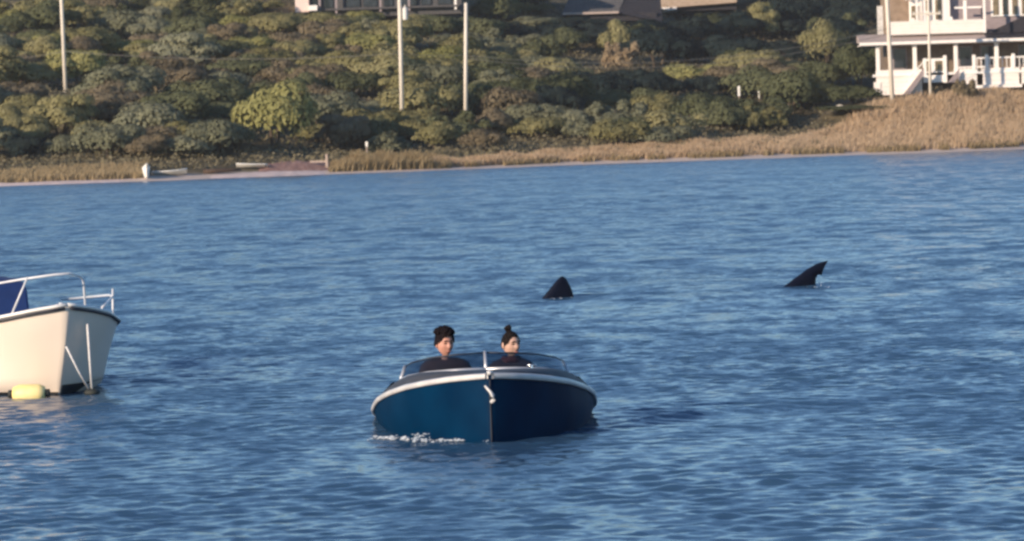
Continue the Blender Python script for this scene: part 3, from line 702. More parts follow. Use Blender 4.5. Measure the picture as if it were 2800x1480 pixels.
def house():
    root = empty('house', HO); tag(root, 'white two-storey house with a columned porch above the dry reeds', 'house')
    W = M['house_white']; T = M['house_trim']
    def part(name, m, *boxes, bevel=0.0, parent=root):
        mb = MB()
        for lo, hi in boxes: mb.box(lo, hi, bevel)
        return mb.build(name, m, parent)
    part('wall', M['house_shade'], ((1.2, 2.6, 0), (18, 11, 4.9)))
    part('wall', M['house_tan'], ((1.6, 3.6, 4.9), (4.7, 10, 9.6)))
    part('wall', M['house_mauve'], ((4.7, 3.3, 4.9), (9.45, 10, 9.6)))
    part('wall', M['house_mauve'], ((9.45, 2.9, 4.9), (18, 10, 9.6)))
    part('roof', M['roof_dark'], ((1.2, 3.0, 9.6), (18.4, 10.6, 9.9)))
    part('porch_floor', T, ((0.1, -0.1, 1.55), (17, 2.6, 1.75)))
    # skirt of the porch: boards laid one above the other
    for k in range(6):
        part('board', W, ((0.16, -0.02 - 0.012 * (k % 2), 0.02 + 0.345 * k), (3.95, 0.1, 0.02 + 0.345 * k + 0.335)))
    part('board', W, ((-0.06, -0.1, 0.0), (0.5, 0.0, 1.12)))
    for k in range(4):
        part('board', W, ((7.0, -0.02 - 0.012 * (k % 2), 0.62 + 0.345 * k), (8.5, 0.1, 0.62 + 0.345 * k + 0.335)))
        part('board', W, ((9.0, -0.02 - 0.012 * (k % 2), 0.62 + 0.345 * k), (12.0, 0.1, 0.62 + 0.345 * k + 0.335)))
        part('board', W, ((12.2, -0.02 - 0.012 * (k % 2), 0.62 + 0.345 * k), (16.4, 0.1, 0.62 + 0.345 * k + 0.335)))
    part('porch_beam', T, ((7.4, -0.22, 0.34), (12.2, -0.03, 0.6)))
    for x in (0.36, 3.42, 6.82, 10.2, 13.6, 16.6):
        c = part('column', T, ((x - 0.16, -0.02, 1.75), (x + 0.16, 0.28, 4.0)), bevel=0.03)
        part('capital', T, ((x - 0.22, -0.06, 4.0), (x + 0.22, 0.32, 4.12)), parent=c)
        part('base', T, ((x - 0.21, -0.05, 1.76), (x + 0.21, 0.31, 1.95)), parent=c)
    # stair with its sloping side board
    for k in range(7):
        z = 0.2 + 0.22 * k; x = 2.35 + 0.21 * k
        part('step', T, ((x, -1.2, z - 0.2), (x + 0.3, -0.14, z)))
    MB().prism([(2.2, -1.32, 0.0), (2.75, -1.32, 0.0), (4.1, -1.32, 1.75), (4.1, -1.32, 2.3)], (0, 0.07, 0)).build('stair_side', M['house_mauve'], root)
    MB().tube([(2.3, -1.28, 0.95), (4.1, -1.28, 2.75)], 0.05, 6).build('handrail', T, root)
    part('newel', T, ((4.0, -1.38, 1.4), (4.2, -1.18, 2.95)))
    # glazed gate between the columns
    g = part('porch_window', T, ((4.05, -0.10, 0.95), (5.95, 0.0, 1.85)), ((4.05, -0.10, 2.72), (5.95, 0.0, 2.92)), ((4.05, -0.10, 1.85), (4.2, 0.0, 2.72)), ((4.68, -0.10, 1.85), (5.05, 0.0, 2.72)), ((5.7, -0.10, 1.85), (5.95, 0.0, 2.72)))
    part('pane', M['window_warm'], ((4.2, -0.06, 1.85), (4.68, -0.03, 2.72)), parent=g)
    part('pane', M['window_warm'], ((5.05, -0.06, 1.85), (5.7, -0.03, 2.72)), parent=g)
    part('newel', T, ((5.72, -0.24, 0.9), (6.0, -0.11, 3.15)))
    MB().prism([(6.0, -0.5, 0.9), (7.0, -0.5, 2.0), (7.0, -0.5, 0.9)], (0, 0.08, 0)).build('stair_side', M['house_mauve'], root)
    # railing of the far half
    for x in (8.3, 9.35, 11.55, 14.2):
        part('newel', T, ((x - 0.14, -0.08, 1.9), (x + 0.14, 0.14, 3.12)), bevel=0.02)
    part('rail', T, ((8.3, 0.0, 2.78), (16, 0.08, 2.9)))
    part('rail', T, ((6.98, 0.0, 2.05), (9.3, 0.08, 2.17)))
    for k in range(26):
        x = 7.15 + 0.35 * k
        if 6.9 < x < 16: part('baluster', T, ((x - 0.03, 0.01, 1.76), (x + 0.03, 0.07, 2.78 if x > 8.4 else 2.05)))
    # doors and windows at the back of the porch
    for x, w in ((1.9, 1.0), (7.4, 1.0), (9.2, 1.2), (12.4, 1.3)):
        f = part('window', M['house_mauve'], ((x - 0.1, 2.5, 2.15), (x + w + 0.1, 2.58, 3.95)))
        part('pane', M['window'], ((x, 2.46, 2.25), (x + w, 2.49, 3.85)), parent=f)
    # porch roof, fascia and gutter
    part('fascia', T, ((-1.2, -0.62, 4.16), (17.5, -0.5, 4.40)))
    part('soffit', W, ((-1.1, -0.5, 4.13), (17.5, 2.6, 4.2)))
    MB().prism([(-1.15, -0.6, 4.41), (-1.15, 2.6, 4.41), (-1.15, 2.6, 5.1)], (10.5, 0, 0)).build('porch_roof', M['roof_pink'], root)
    MB().prism([(9.36, -0.6, 4.41), (9.36, 2.9, 4.41), (9.36, 2.9, 5.2)], (8, 0, 0)).build('porch_roof', M['roof_dark'], root)
    MB().prism([(9.5, 0.8, 4.9), (17.5, 0.8, 4.9), (17.5, 0.8, 7.6), (12.6, 0.8, 6.2)], (0, 0.12, 0)).build('side_roof', M['roof_dark'], root)
    # balcony of horizontal boards
    for k, z in enumerate((5.02, 5.27, 5.52, 5.77)):
        part('balcony_board', W, ((1.5, 0.86 - 0.012 * (k % 2), z), (9.26, 0.96, z + 0.235)))
    part('balcony_cap', T, ((1.45, 0.8, 6.01), (9.3, 1.02, 6.08)))
    part('balcony_floor', T, ((1.5, 0.97, 4.95), (9.3, 3.3, 5.05)))
    part('corner_board', T, ((9.27, 0.82, 4.95), (9.46, 1.0, 9.4)))
    for x in (3.45, 6.6):
        part('newel', T, ((x - 0.1, 0.84, 6.09), (x + 0.1, 1.0, 6.35)))
    # upper bay with its arched head
    arch = [(3.35, 2.9, 6.05), (6.75, 2.9, 6.05), (6.75, 2.9, 7.6)] + [(5.05 + 1.7 * math.cos(a), 2.9, 7.6 + 1.7 * math.sin(a)) for a in np.linspace(0.15, math.pi - 0.15, 10)] + [(3.35, 2.9, 7.6)]
    MB().prism(arch, (0, 0.4, 0)).build('bay', W, root)
    for x, w, z0, z1 in ((3.5, 0.6, 6.2, 7.4), (4.62, 0.55, 6.95, 7.9), (5.5, 0.55, 6.2, 7.9)):
        f = part('window', T, ((x - 0.09, 2.83, z0 - 0.09), (x + w + 0.09, 2.89, z1 + 0.09)))
        part('pane', M['window_warm'], ((x, 2.79, z0), (x + w, 2.82, z1)), parent=f)
    for x, z0 in ((3.9, 6.1), (4.55, 6.1), (5.3, 6.1), (6.2, 6.1)):
        part('post', T, ((x - 0.08, 2.2, z0), (x + 0.08, 2.36, 8.9)))
    MB().tube([(2.9, 2.2, 8.0), (3.5, 2.2, 8.5)], 0.24, 8).build('lamp', T, root)
    # upper railing in front of the shingled wall
    part('post', T, ((7.72, 1.6, 6.05), (7.98, 1.82, 7.72)))
    part('rail', T, ((7.0, 1.68, 7.02), (9.26, 1.76, 7.18)))
    # windows at the far end
    for x in (10.15, 10.95, 11.75, 12.55):
        f = part('window', T, ((x, 2.74, 6.3), (x + 0.8, 2.88, 9.2)))
        part('pane', M['window_warm'], ((x + 0.16, 2.7, 6.42), (x + 0.64, 2.73, 9.1)), parent=f)
    part('chimney', M['stone'], ((0.75, 3.7, 4.9), (1.2, 4.2, 7.5)))


house()


def ridge_house():
    o = at(806, 34, D_RIDGE); root = empty('house', (o.x, o.y, gz(o.x, o.y) - 0.4)); k = D_RIDGE / FPX
    tag(root, 'ridge house with a pink wall and a long glazed front cut by the frame', 'house')
    z0 = o.z - root.location.z                                        # where the pink wall's foot is seen
    def px(x): return (x - 806) * k
    def part(name, m, lo, hi, parent=root): return MB().box(lo, hi).build(name, m, parent)
    part('wall', M['house_pink'], (px(808), -0.2, z0), (px(845), 4, z0 + 5.5))
    part('ledge', M['house_trim'], (px(845) + 0.003, -0.5, z0 + 0.1), (px(868), 0.6, z0 + 0.62))
    part('foundation', M['roof_grey'], (px(845) + 0.003, 1.0, 0), (px(1262), 8, z0 + 0.3))
    part('wall', M['roof_grey'], (px(845) + 0.003, 1.2, z0 + 0.3), (px(1262), 8, z0 + 5.5))
    part('roof', M['roof_dark'], (px(795), -0.8, z0 + 5.5), (px(1275), 8.6, z0 + 5.9))
    for a, b in ((852, 870), (884, 912), (945, 985), (992, 1033), (1048, 1075), (1150, 1180), (1092, 1140), (1196, 1236)):
        f = part('window', M['roof_dark'], (px(a), 1.1, z0 + 0.35), (px(b), 1.19, z0 + 4))
        part('pane', M['window'], (px(a) + 0.06, 1.05, z0 + 0.4), (px(b) - 0.06, 1.09, z0 + 3.9), f)
    for a in (874, 919, 1040, 1118, 1245):
        part('post', M['house_mauve'] if a != 1245 else M['house_trim'], (px(a) - 0.11, 0.3, z0 - 0.2), (px(a) + 0.11, 0.52, z0 + 5.45))
    part('deck', M['roof_grey'], (px(870), 0.2, z0 + 0.08), (px(1255), 1.0, z0 + 0.26))


def cottage():
    o = at(1540, 40, D_COT); root = empty('cottage', (o.x, o.y, gz(o.x, o.y) - 0.4)); k = D_COT / FPX
    tag(root, 'cottage with a grey shingle roof above the shade painted shrubs', 'cottage')
    z0 = o.z - root.location.z
    def px(x): return (x - 1540) * k
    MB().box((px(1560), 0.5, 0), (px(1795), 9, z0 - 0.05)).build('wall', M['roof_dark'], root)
    MB().prism([(px(1535), 0, z0), (px(1535), 10, z0), (px(1590), 5, z0 + 4.2)], (px(1690) - px(1535), 0, 0)).build('roof', M['roof_grey'], root)
    MB().prism([(px(1690) + 0.01, 0, z0), (px(1690) + 0.01, 10, z0), (px(1690) + 0.01, 5, z0 + 4.2)], (px(1810) - px(1690), 0, -1.2)).build('roof', M['roof_dark'], root)  # gable end: its shade is put into the near-black colour
    MB().box((px(1538), -0.18, z0 - 0.05), (px(1692), -0.02, z0 + 0.16)).build('gutter', M['roof_pink'], root)


def tan_house():
    o = at(1800, 24, D_TAN); root = empty('cottage', (o.x, o.y, gz(o.x, o.y) - 0.4)); k = D_TAN / FPX
    tag(root, 'tan cottage roof at the frame top above the dark slope', 'cottage')
    z0 = o.z - root.location.z
    def px(x): return (x - 1800) * k
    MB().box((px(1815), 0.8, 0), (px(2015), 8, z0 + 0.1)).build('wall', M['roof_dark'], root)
    MB().prism([(px(1790), 0, z0), (px(1790), 9, z0), (px(1790), 4.5, z0 + 3.4)], (px(2015) - px(1790), 0, 0.4)).build('roof', M['roof_tan'], root)
    MB().box((px(1795), -0.2, z0 - 0.2), (px(1850), -0.02, z0 + 0.1)).build('gutter', M['house_trim'], root)


ridge_house(); cottage(); tan_house()

# ------------------------------------------------------------------ utility poles and wires
poles = {}


def pole(key, px, py, top_px, top_py, d, r0, label, above=0.0):
    b = at(px, py, d); t = at(top_px, top_py, d); g = gz(b.x, b.y)
    root = empty('utility_pole', (b.x, b.y, g))
    tag(root, label, 'utility pole', 'utility poles on the hillside')
    h = t.z - g + above; lean = (t.x - b.x) * (h / max(t.z - g, 0.1))
    base_x = -(lean / h) * (b.z - g)
    MB().tube([(base_x, 0, -0.6), (base_x + lean * 0.5, 0, h * 0.5), (base_x + lean, 0, h)], [r0, r0 * 0.9, r0 * 0.78], 10).build('shaft', M['pole_wood'], root, True)
    poles[key] = (root, lambda z: Vector((b.x + base_x + lean * (z - g) / h, b.y, z)))
    return root, h, lean, base_x


for args in (('lone', 180, 256, 168, 0, 338, 0.17, 'pale wooden utility pole standing alone above the dark shrubs', 5.0),
             ('transformer', 1099, 290, 1093, 0, 322, 0.175, 'pale utility pole carrying a small transformer can', 4.5),
             ('bare', 1273, 297, 1276, 8, 324, 0.165, 'weathered utility pole whose bare top ends in the frame', 0),
             ('house', 2441, 282, 2425, 0, 334, 0.19, 'thick pale utility pole in front of the white porch corner', 4.0)):
    pole(*args)
root, h, lean, bx = pole('cross', 2544, 256, 2538, 0, 336, 0.12, 'slender pole with a crossarm in front of the white house', 1.5)
p = at(2538, 38, 336); zc = p.z - root.location.z; xc = bx + lean * zc / h
c = MB().box((xc - 1.35, -0.22, zc - 0.08), (xc + 1.0, -0.1, zc + 0.08)).build('crossarm', M['pole_wood'], root)
for q in (-1.2, -0.6, 0.5, 0.9):
    MB().tube([(xc + q, -0.16, zc + 0.08), (xc + q, -0.16, zc + 0.2)], 0.045, 6).build('insulator', M['galv'], c)
root = poles['transformer'][0]; p = at(1108, 38, 322); zc = p.z - root.location.z; xc = p.x - root.location.x
c = MB().tube([(xc, -0.1, zc - 0.48), (xc, -0.1, zc - 0.42), (xc, -0.1, zc + 0.42), (xc, -0.1, zc + 0.5)], [0.17, 0.2, 0.2, 0.12], 12).build('transformer', M['galv'], root)
MB().tube([(xc, -0.1, zc + 0.5), (xc, -0.1, zc + 0.68)], 0.05, 6).build('bushing', M['galv'], c)


def wire(a, b, sag, r, label):
    pts = []
    for i in range(17):
        t = i / 16; p = a.lerp(b, t); p.z -= sag * 4 * t * (1 - t); pts.append(p)
    o = MB().tube(pts, r, 5).build('power_line', M['wire'], None, True); tag(o, label, 'power line', 'wires between the poles')


wire(at(172, 140, 338), at(1095, 146, 322), 0.55, 0.02, 'thin wire strung from the lone pole to the transformer pole')
wire(at(-140, 176, 352), at(172, 141, 338), 0.2, 0.02, 'thin wire running out of frame from the lone pole')
wire(at(1096, 148, 322), at(1274, 150, 324), 0.1, 0.02, 'short wire between the transformer pole and the bare-topped pole')
wire(at(1274, 152, 324), at(2430, 78, 334), 1.5, 0.02, 'upper wire swooping from the bare-topped pole to the porch pole')
wire(at(1276, 160, 324), at(2432, 92, 334), 1.6, 0.02, 'lower wire swooping from the bare-topped pole to the porch pole')

# ------------------------------------------------------------------ things along the beach
def small_hull(length, beam, depth, n=9):
    """open rowing hull: bow at -x, keel at z = 0"""
    outer, inner = [], []
    for i in range(n + 1):
        t = i / n; b = beam / 2 * min(1, (max(t, 0.02) / 0.45) ** 0.6) * (1 - 0.25 * max(0, t - 0.6) / 0.4); sh = depth * (1 + 0.45 * (1 - t) ** 2.4); kz = depth * 0.35 * (1 - t) ** 3
        row = []
        for v in np.linspace(-1, 1, 9):
            row.append((t * length, b * math.copysign(abs(v) ** 0.7, v), kz + (sh - kz) * abs(v) ** 2.2))
        outer.append(row); inner.append([(x * 0.97 + 0.02 * length, y * 0.9, z * 0.98 + 0.05 + 0.0) for x, y, z in row])
    return outer, inner


def dinghy(px, py, d, length, beam, depth, rz, m1, m2, label, ry=0.0):
    p = at(px, py, d); root = empty('dinghy', (p.x, p.y, gz(p.x, p.y) + 0.02), (0, ry, rz)); tag(root, label, 'dinghy', 'small boats on the beach')
    o, i = small_hull(length, beam, depth)
    mb = MB(); mb.loft(o); mb.loft(i)
    mb.loft([o[-1], i[-1]]); mb.loft([[r[0] for r in o], [r[0] for r in i]]); mb.loft([[r[-1] for r in o], [r[-1] for r in i]])
    mb.build('hull', m1, root, True)
    gun = [Vector(r[0]) for r in o][::-1] + [Vector(r[-1]) for r in o]
    MB().tube(gun, 0.035, 6).build('gunwale', m2, root, True)
    for t in (0.4, 0.72):
        k = int(t * 9); w = abs(o[k][0][1]) * 0.9
        MB().box((t * length - 0.1, -w, depth * 0.72), (t * length + 0.1, w, depth * 0.78)).build('thwart', M['timber'], root)
    tr = o[-1]
    MB().prism([(a, b, c) for a, b, c in tr], (0.035, 0, 0)).build('transom', m1, root)
    return root


dinghy(403, 503, 284.2, 2.1, 0.52, 0.74, R(98), M['dinghy_white'], M['dinghy_white'], 'white dinghy pulled up with its blunt bow towards the water')
dinghy(512, 482, 287.0, 2.4, 1.0, 0.32, R(176), M['dinghy_grey'], M['dinghy_white'], 'low grey rowing boat lying on the sand with a white end')
dinghy(646, 460, 292, 2.2, 0.8, 0.24, R(6), M['dinghy_grey'], M['dinghy_white'], 'pale skiff drawn up higher beside the dark driftwood log')
p = at(556, 478, 288.5); o = MB().tube([(0, 0, 0.12), (0.9, 0.05, 0.16), (1.9, 0.25, 0.17), (2.6, 0.5, 0.2)], [0.17, 0.16, 0.13, 0.08], 9).build('driftwood_log', M['log'], None, True)
o.location = (p.x, p.y, gz(p.x, p.y)); tag(o, 'dark driftwood log lying on the pale sand between the small boats', 'log')
# sandy spit and red gravel bank
def mound(name, px0, px1, s0, s1, h, m, label):
    xa, xb = at(px0, 480, 290).x, at(px1, 480, 294).x; mb = MB(); rows = []
    for i in range(25):
        x = xa + (xb - xa) * i / 24; row = []
        for j in range(9):
            s = s0 + (s1 - s0) * j / 8; y = float(shore(x)) + s
            row.append((x, y, gz(x, y) - 0.04 + h * math.sin(math.pi * i / 24) ** 0.6 * math.sin(math.pi * j / 8) * (0.7 + 0.5 * random.random())))
        rows.append(row)
    mb.loft(rows); o = mb.build(name, m, None, True); tag(o, label, kind='structure')


mound('gravel_bank', 700, 918, 1.6, 7.5, 0.42, M['gravel_red'], 'reddish gravel bank behind the narrow beach')
M['sand_pale'] = mat('sand_pale', (0.55, 0.44, 0.41), (0.66, 0.54, 0.50), 1.5, rough=0.95)
mound('beach', 575, 905, -1.4, 2.6, 0.22, M['sand_pale'], 'pale pink sand strip at the water')
mound('beach', -400, 402, -1.1, 2.0, 0.2, M['sand_pale'], 'pale sand strip below the ochre grass')
p = at(895, 488, 294)
root = empty('jetty_post', (p.x, p.y, gz(p.x, p.y))); tag(root, 'pale wooden post with a low rail at the end of the pink beach', 'post')
MB().box((-0.09, -0.09, -0.4), (0.09, 0.09, 1.05), 0.015).build('post', M['timber'], root)
MB().box((-1.2, -0.04, 0.46), (-0.092, 0.04, 0.6)).build('rail', M['timber'], root)
for px, py, d, hh, w, label in ((2021, 272, 342, 1.1, 0.2, 'small bright white marker post at the edge of the dark hollow'), (2076, 276, 342, 0.8, 0.16, 'dull white marker stake behind the low shrubs'), (1003, 406, 306, 0.5, 0.18, 'little white stake among the shrubs above the ochre reeds')):
    p = at(px, py, d); g = gz(p.x, p.y); root = empty('marker_post', (p.x, p.y, g)); tag(root, label, 'marker post')
    top = p.z - g + hh
    MB().tube([(0, 0, -0.2), (0, 0, top - 0.1)], 0.05, 6).build('stake', M['timber'], root)
    MB().box((-w / 2, -0.09, top - hh * 0.75), (w / 2, -0.055, top), 0.01).build('plate', M['sign_white'], root)
p = at(2297, 296, 338); o = MB().blob((0, 0, 0.1), (0.36, 0.3, 0.22), 2, 0.1).build('rock', M['stone'], None, True); o.location = (p.x, p.y, max(gz(p.x, p.y), p.z)); tag(o, 'pale rock at the top of the reeds beside the white house', 'rock')


# ------------------------------------------------------------------ boats
def hull_rows(L, bs, zs, bc, zc, zk, rake, bulge, stations=34):
    """sections bow to stern; x across, y aft, z up. bs, zs ... are functions of the distance aft"""
    rows = []
    for i in range(stations + 1):
        a = L * (i / stations) ** 1.5
        half = []
        zS, zC, zK, bS, bC = zs(a), zc(a), zk(a), bs(a), bc(a)
        for v in np.linspace(0, 1, 13):
            if v <= 0.34: q = v / 0.34; b = bC * q; z = zK + (zC - zK) * q ** 1.25
            else: q = (v - 0.34) / 0.66; b = bC + (bS - bC) * q ** 1.15 + bulge(a) * math.sin(math.pi * q); z = zC + (zS - zC) * q
            off = rake * (max(0, zS - z) / max(zS - zK, 0.01)) ** 1.3 * max(0, 1 - a / (L * 0.35))
            half.append((max(b, 0.005), a + off, z))
        rows.append(half)
    return rows


def hull_object(name, rows, m, parent, keep=lambda v: True):
    mb = MB(); full = []
    for h in rows: full.append([(-x, y, z) for x, y, z in h[::-1]] + [(x, y, z) for x, y, z in h])
    mb.loft(full)
    last = full[-1]; mb.prism(last, (0, 0.02, 0))
    mb.loft([[(-x, y, z) for x, y, z in rows[0]], rows[0]])
    return mb.build(name, m, parent, True)


def blue_boat():
    root = empty('motorboat', (BOW.x, BOW.y, 0.0), (R(-6.0), 0, R(1.6)))
    tag(root, 'navy blue motorboat with a low windscreen coming straight at the camera', 'motorboat')
    bs = smooth_tab([(0, 0.02), (0.12, 0.20), (0.3, 0.39), (0.6, 0.60), (1.0, 0.81), (1.6, 1.0), (2.2, 1.11), (3.0, 1.165), (5.2, 1.1)], 900)
    zs = lambda a: 0.665 - 0.17 * min(a / 3, 1.1) ** 1.3
    bc = lambda a: bs(a) * (0.80 + 0.10 * min(1, a / 1.0) - 0.07 * max(0, min(1, (a - 1.5) / 1.2))); zc = lambda a: 0.06 * max(0, 1 - a / 0.6) - 0.05 + 0.06 * a
    zk = lambda a: -0.12 - 0.22 * min(1, a / 1.5)
    bulge = lambda a: 0.05 * min(1, a / 1.2)
    rows = hull_rows(5.2, bs, zs, bc, zc, zk, 0.10, bulge)
    hull = hull_object('hull', rows, M['hull_navy'], root)
    # keel strip down the stem
    MB().tube([(0, r * 0.10 - 0.012, 0.63 - r * 0.75) for r in (0, 0.25, 0.5, 0.75, 1.0)], 0.008, 6).build('stem_band', M['rub_dark'], root, True)
    # rub rail on each side
    for sgn in (-1, 1):
        pts = [(sgn * (bs(a) + 0.012), a - 0.012, zs(a) - 0.005) for a in np.concatenate([np.linspace(0, 1, 14), np.linspace(1.2, 5.2, 14)])]
        rr_ = []
        for x, y, z in pts: rr_.append([(x - sgn * 0.012, y + 0.004, z + 0.03), (x + sgn * 0.010, y - 0.004, z + 0.016), (x + sgn * 0.014, y - 0.008, z - 0.005), (x + sgn * 0.010, y - 0.004, z - 0.03), (x - sgn * 0.015, y, z - 0.033)])
        mbr = MB(); mbr.loft(rr_, close=True); mbr.build('rub_rail', M['rub_grey'], root, True)
    # foredeck, side decks, cockpit
    crown = lambda a: 0.18 * min(1, a / 1.5) ** 0.8; prof = lambda v: 1 - 0.04 * v * v - 0.96 * abs(v) ** 9
    mb = MB(); grid = []
    for a in np.concatenate([np.linspace(0.0, 0.6, 9), np.linspace(0.75, 2.05, 9)]):
        b = bs(a); grid.append([(b * v, a, zs(a) + 0.012 + crown(a) * prof(v)) for v in np.sin(np.linspace(-1.5708, 1.5708, 21))])
    mb.loft(grid); mb.build('foredeck', M['deck_navy'], root, True)
    inner = lambda a: 0.86 * bs(a)
    for sgn in (-1, 1):
        mb = MB(); rows_ = []
        for a in np.linspace(2.05, 5.2, 12):
            b = bs(a); z = zs(a) + 0.012; k_ = 1.35 * crown(a) * max(0.45, 1 - 0.25 * (a - 2.05)); rows_.append([(sgn * b, a, z), (sgn * (b * 0.95), a, z + 0.28 * k_), (sgn * (b * 0.89), a, z + 0.56 * k_), (sgn * inner(a), a, z + 0.6 * k_), (sgn * inner(a), a, 0.0)])
        mb.loft(rows_); mb.build('side_deck', M['deck_navy'], root)
    MB().box((-0.95, 2.05, -0.08), (0.95, 5.1, -0.02)).build('cockpit_floor', M['cockpit'], root)
    MB().box((-0.93, 4.95, -0.02), (0.93, 5.15, 0.5), 0.02).build('transom_bench', M['cockpit'], root)
    MB().prism([(-0.92, 2.0, 0.02), (-0.92, 2.0, 0.66), (-0.92, 2.42, 0.62), (-0.92, 2.3, 0.3), (-0.92, 2.2, 0.02)], (1.84, 0, 0)).build('dashboard', M['cockpit'], root)
    for x in (-0.42, 0.27):
        s = MB().box((x - 0.24, 2.75, 0.2), (x + 0.24, 3.2, 0.32), 0.04).build('seat', M['seat'], root)
        MB().box((x - 0.23, 3.14, 0.32), (x + 0.23, 3.26, 0.74), 0.04).build('backrest', M['seat'], s)
        MB().tube([(x, 2.95, -0.02), (x, 2.95, 0.2)], 0.06, 8).build('pedestal', M['cockpit'], s)
    w = MB().tube([(-0.42 + 0.17 * math.cos(t), 2.5 - 0.05 * math.sin(t), 0.55 + 0.15 * math.sin(t)) for t in np.linspace(0, 2 * math.pi, 19)], 0.014, 6, False).build('steering_wheel', M['cockpit'], root, True)
    MB().tube([(-0.42, 2.38, 0.52), (-0.42, 2.5, 0.55)], 0.03, 6).build('hub', M['cockpit'], w)
    # windscreen: two panes each side of the centre post, wings behind
    zb = lambda x, a: zs(a) + 0.02 + crown(a) * prof(min(1, x / bs(a)))
    bot = [(0.0, 1.66), (0.30, 1.70), (0.58, 1.82), (0.78, 2.02), (0.87, 2.22)]
    for sgn in (-1, 1):
        lo = [Vector((sgn * x, a, zb(x, a) + 0.012)) for x, a in bot]
        hi = [Vector((sgn * x * 0.94, a + 0.17 - 0.03 * i / 4, zb(x, a) + 0.012 + 0.178 - 0.03 * (i / 4) ** 1.2)) for i, (x, a) in enumerate(bot)]
        nrm = Vector((0, -0.005, 0.003))
        mb = MB()
        mb.loft([lo, hi]); mb.loft([[p + nrm for p in lo], [p + nrm for p in hi]])
        mb.build('windscreen_pane', M['glass'], root, True)
        fr = MB().tube(lo, 0.024, 6).build('windscreen_frame', M['alloy'], root, True)
        MB().tube(hi, 0.009, 6).build('top_edge', M['rub_dark'], fr, True)
        MB().tube([lo[-1], hi[-1]], 0.021, 6).build('corner_post', M['alloy'], fr, True)
        lo2 = [lo[-1] + Vector((sgn * 0.005, 0.03, 0)), Vector((sgn * 0.93, 2.75, zs(2.75) + 0.06))]; hi2 = [hi[-1] + Vector((sgn * 0.004, 0.03, 0)), Vector((sgn * 0.9, 2.95, zs(2.9) + 0.1))]
        MB().prism([lo2[0], lo2[1], hi2[1], hi2[0]], (sgn * 0.005, 0, 0)).build('side_pane', M['glass'], root)
    MB().tube([(0, 1.645, zb(0, 1.66)), (0, 1.815, zb(0, 1.66) + 0.20)], 0.016, 8).build('centre_post', M['alloy'], root, True)
    # bow hardware
    MB().blob((0, 0.03, 0.685), (0.034, 0.05, 0.028), 2).build('bow_fitting', M['rub_grey'], root, True)
    e = [(-0.05, -0.035, 0.56), (-0.03, -0.05, 0.535), (0.0, -0.06, 0.50), (0.025, -0.065, 0.46), (0.03, -0.06, 0.42), (0.012, -0.05, 0.40), (0.002, -0.02, 0.405)]
    MB().tube(e, [0.011, 0.014, 0.016, 0.02, 0.024, 0.02, 0.012], 8).build('bow_eye', M['rub_grey'], root, True)
    for x, a in ((0.46, 1.35),):
        c = MB().tube([(x - 0.05, a, zb(abs(x), a) + 0.022), (x + 0.05, a, zb(abs(x), a) + 0.022)], 0.010, 6).build('cleat', M['chrome'], root, True)
        MB().tube([(x, a, zb(abs(x), a) - 0.01), (x, a, zb(abs(x), a) + 0.018)], 0.012, 6).build('foot', M['chrome'], c)
    o = MB().box((-0.17, 5.24, 0.1), (0.17, 5.55, 0.62), 0.05).build('outboard', M['cockpit'], root)
    MB().box((-0.06, 5.3, -0.5), (0.06, 5.45, 0.1), 0.02).build('outboard_leg', M['cockpit'], o)


blue_boat()


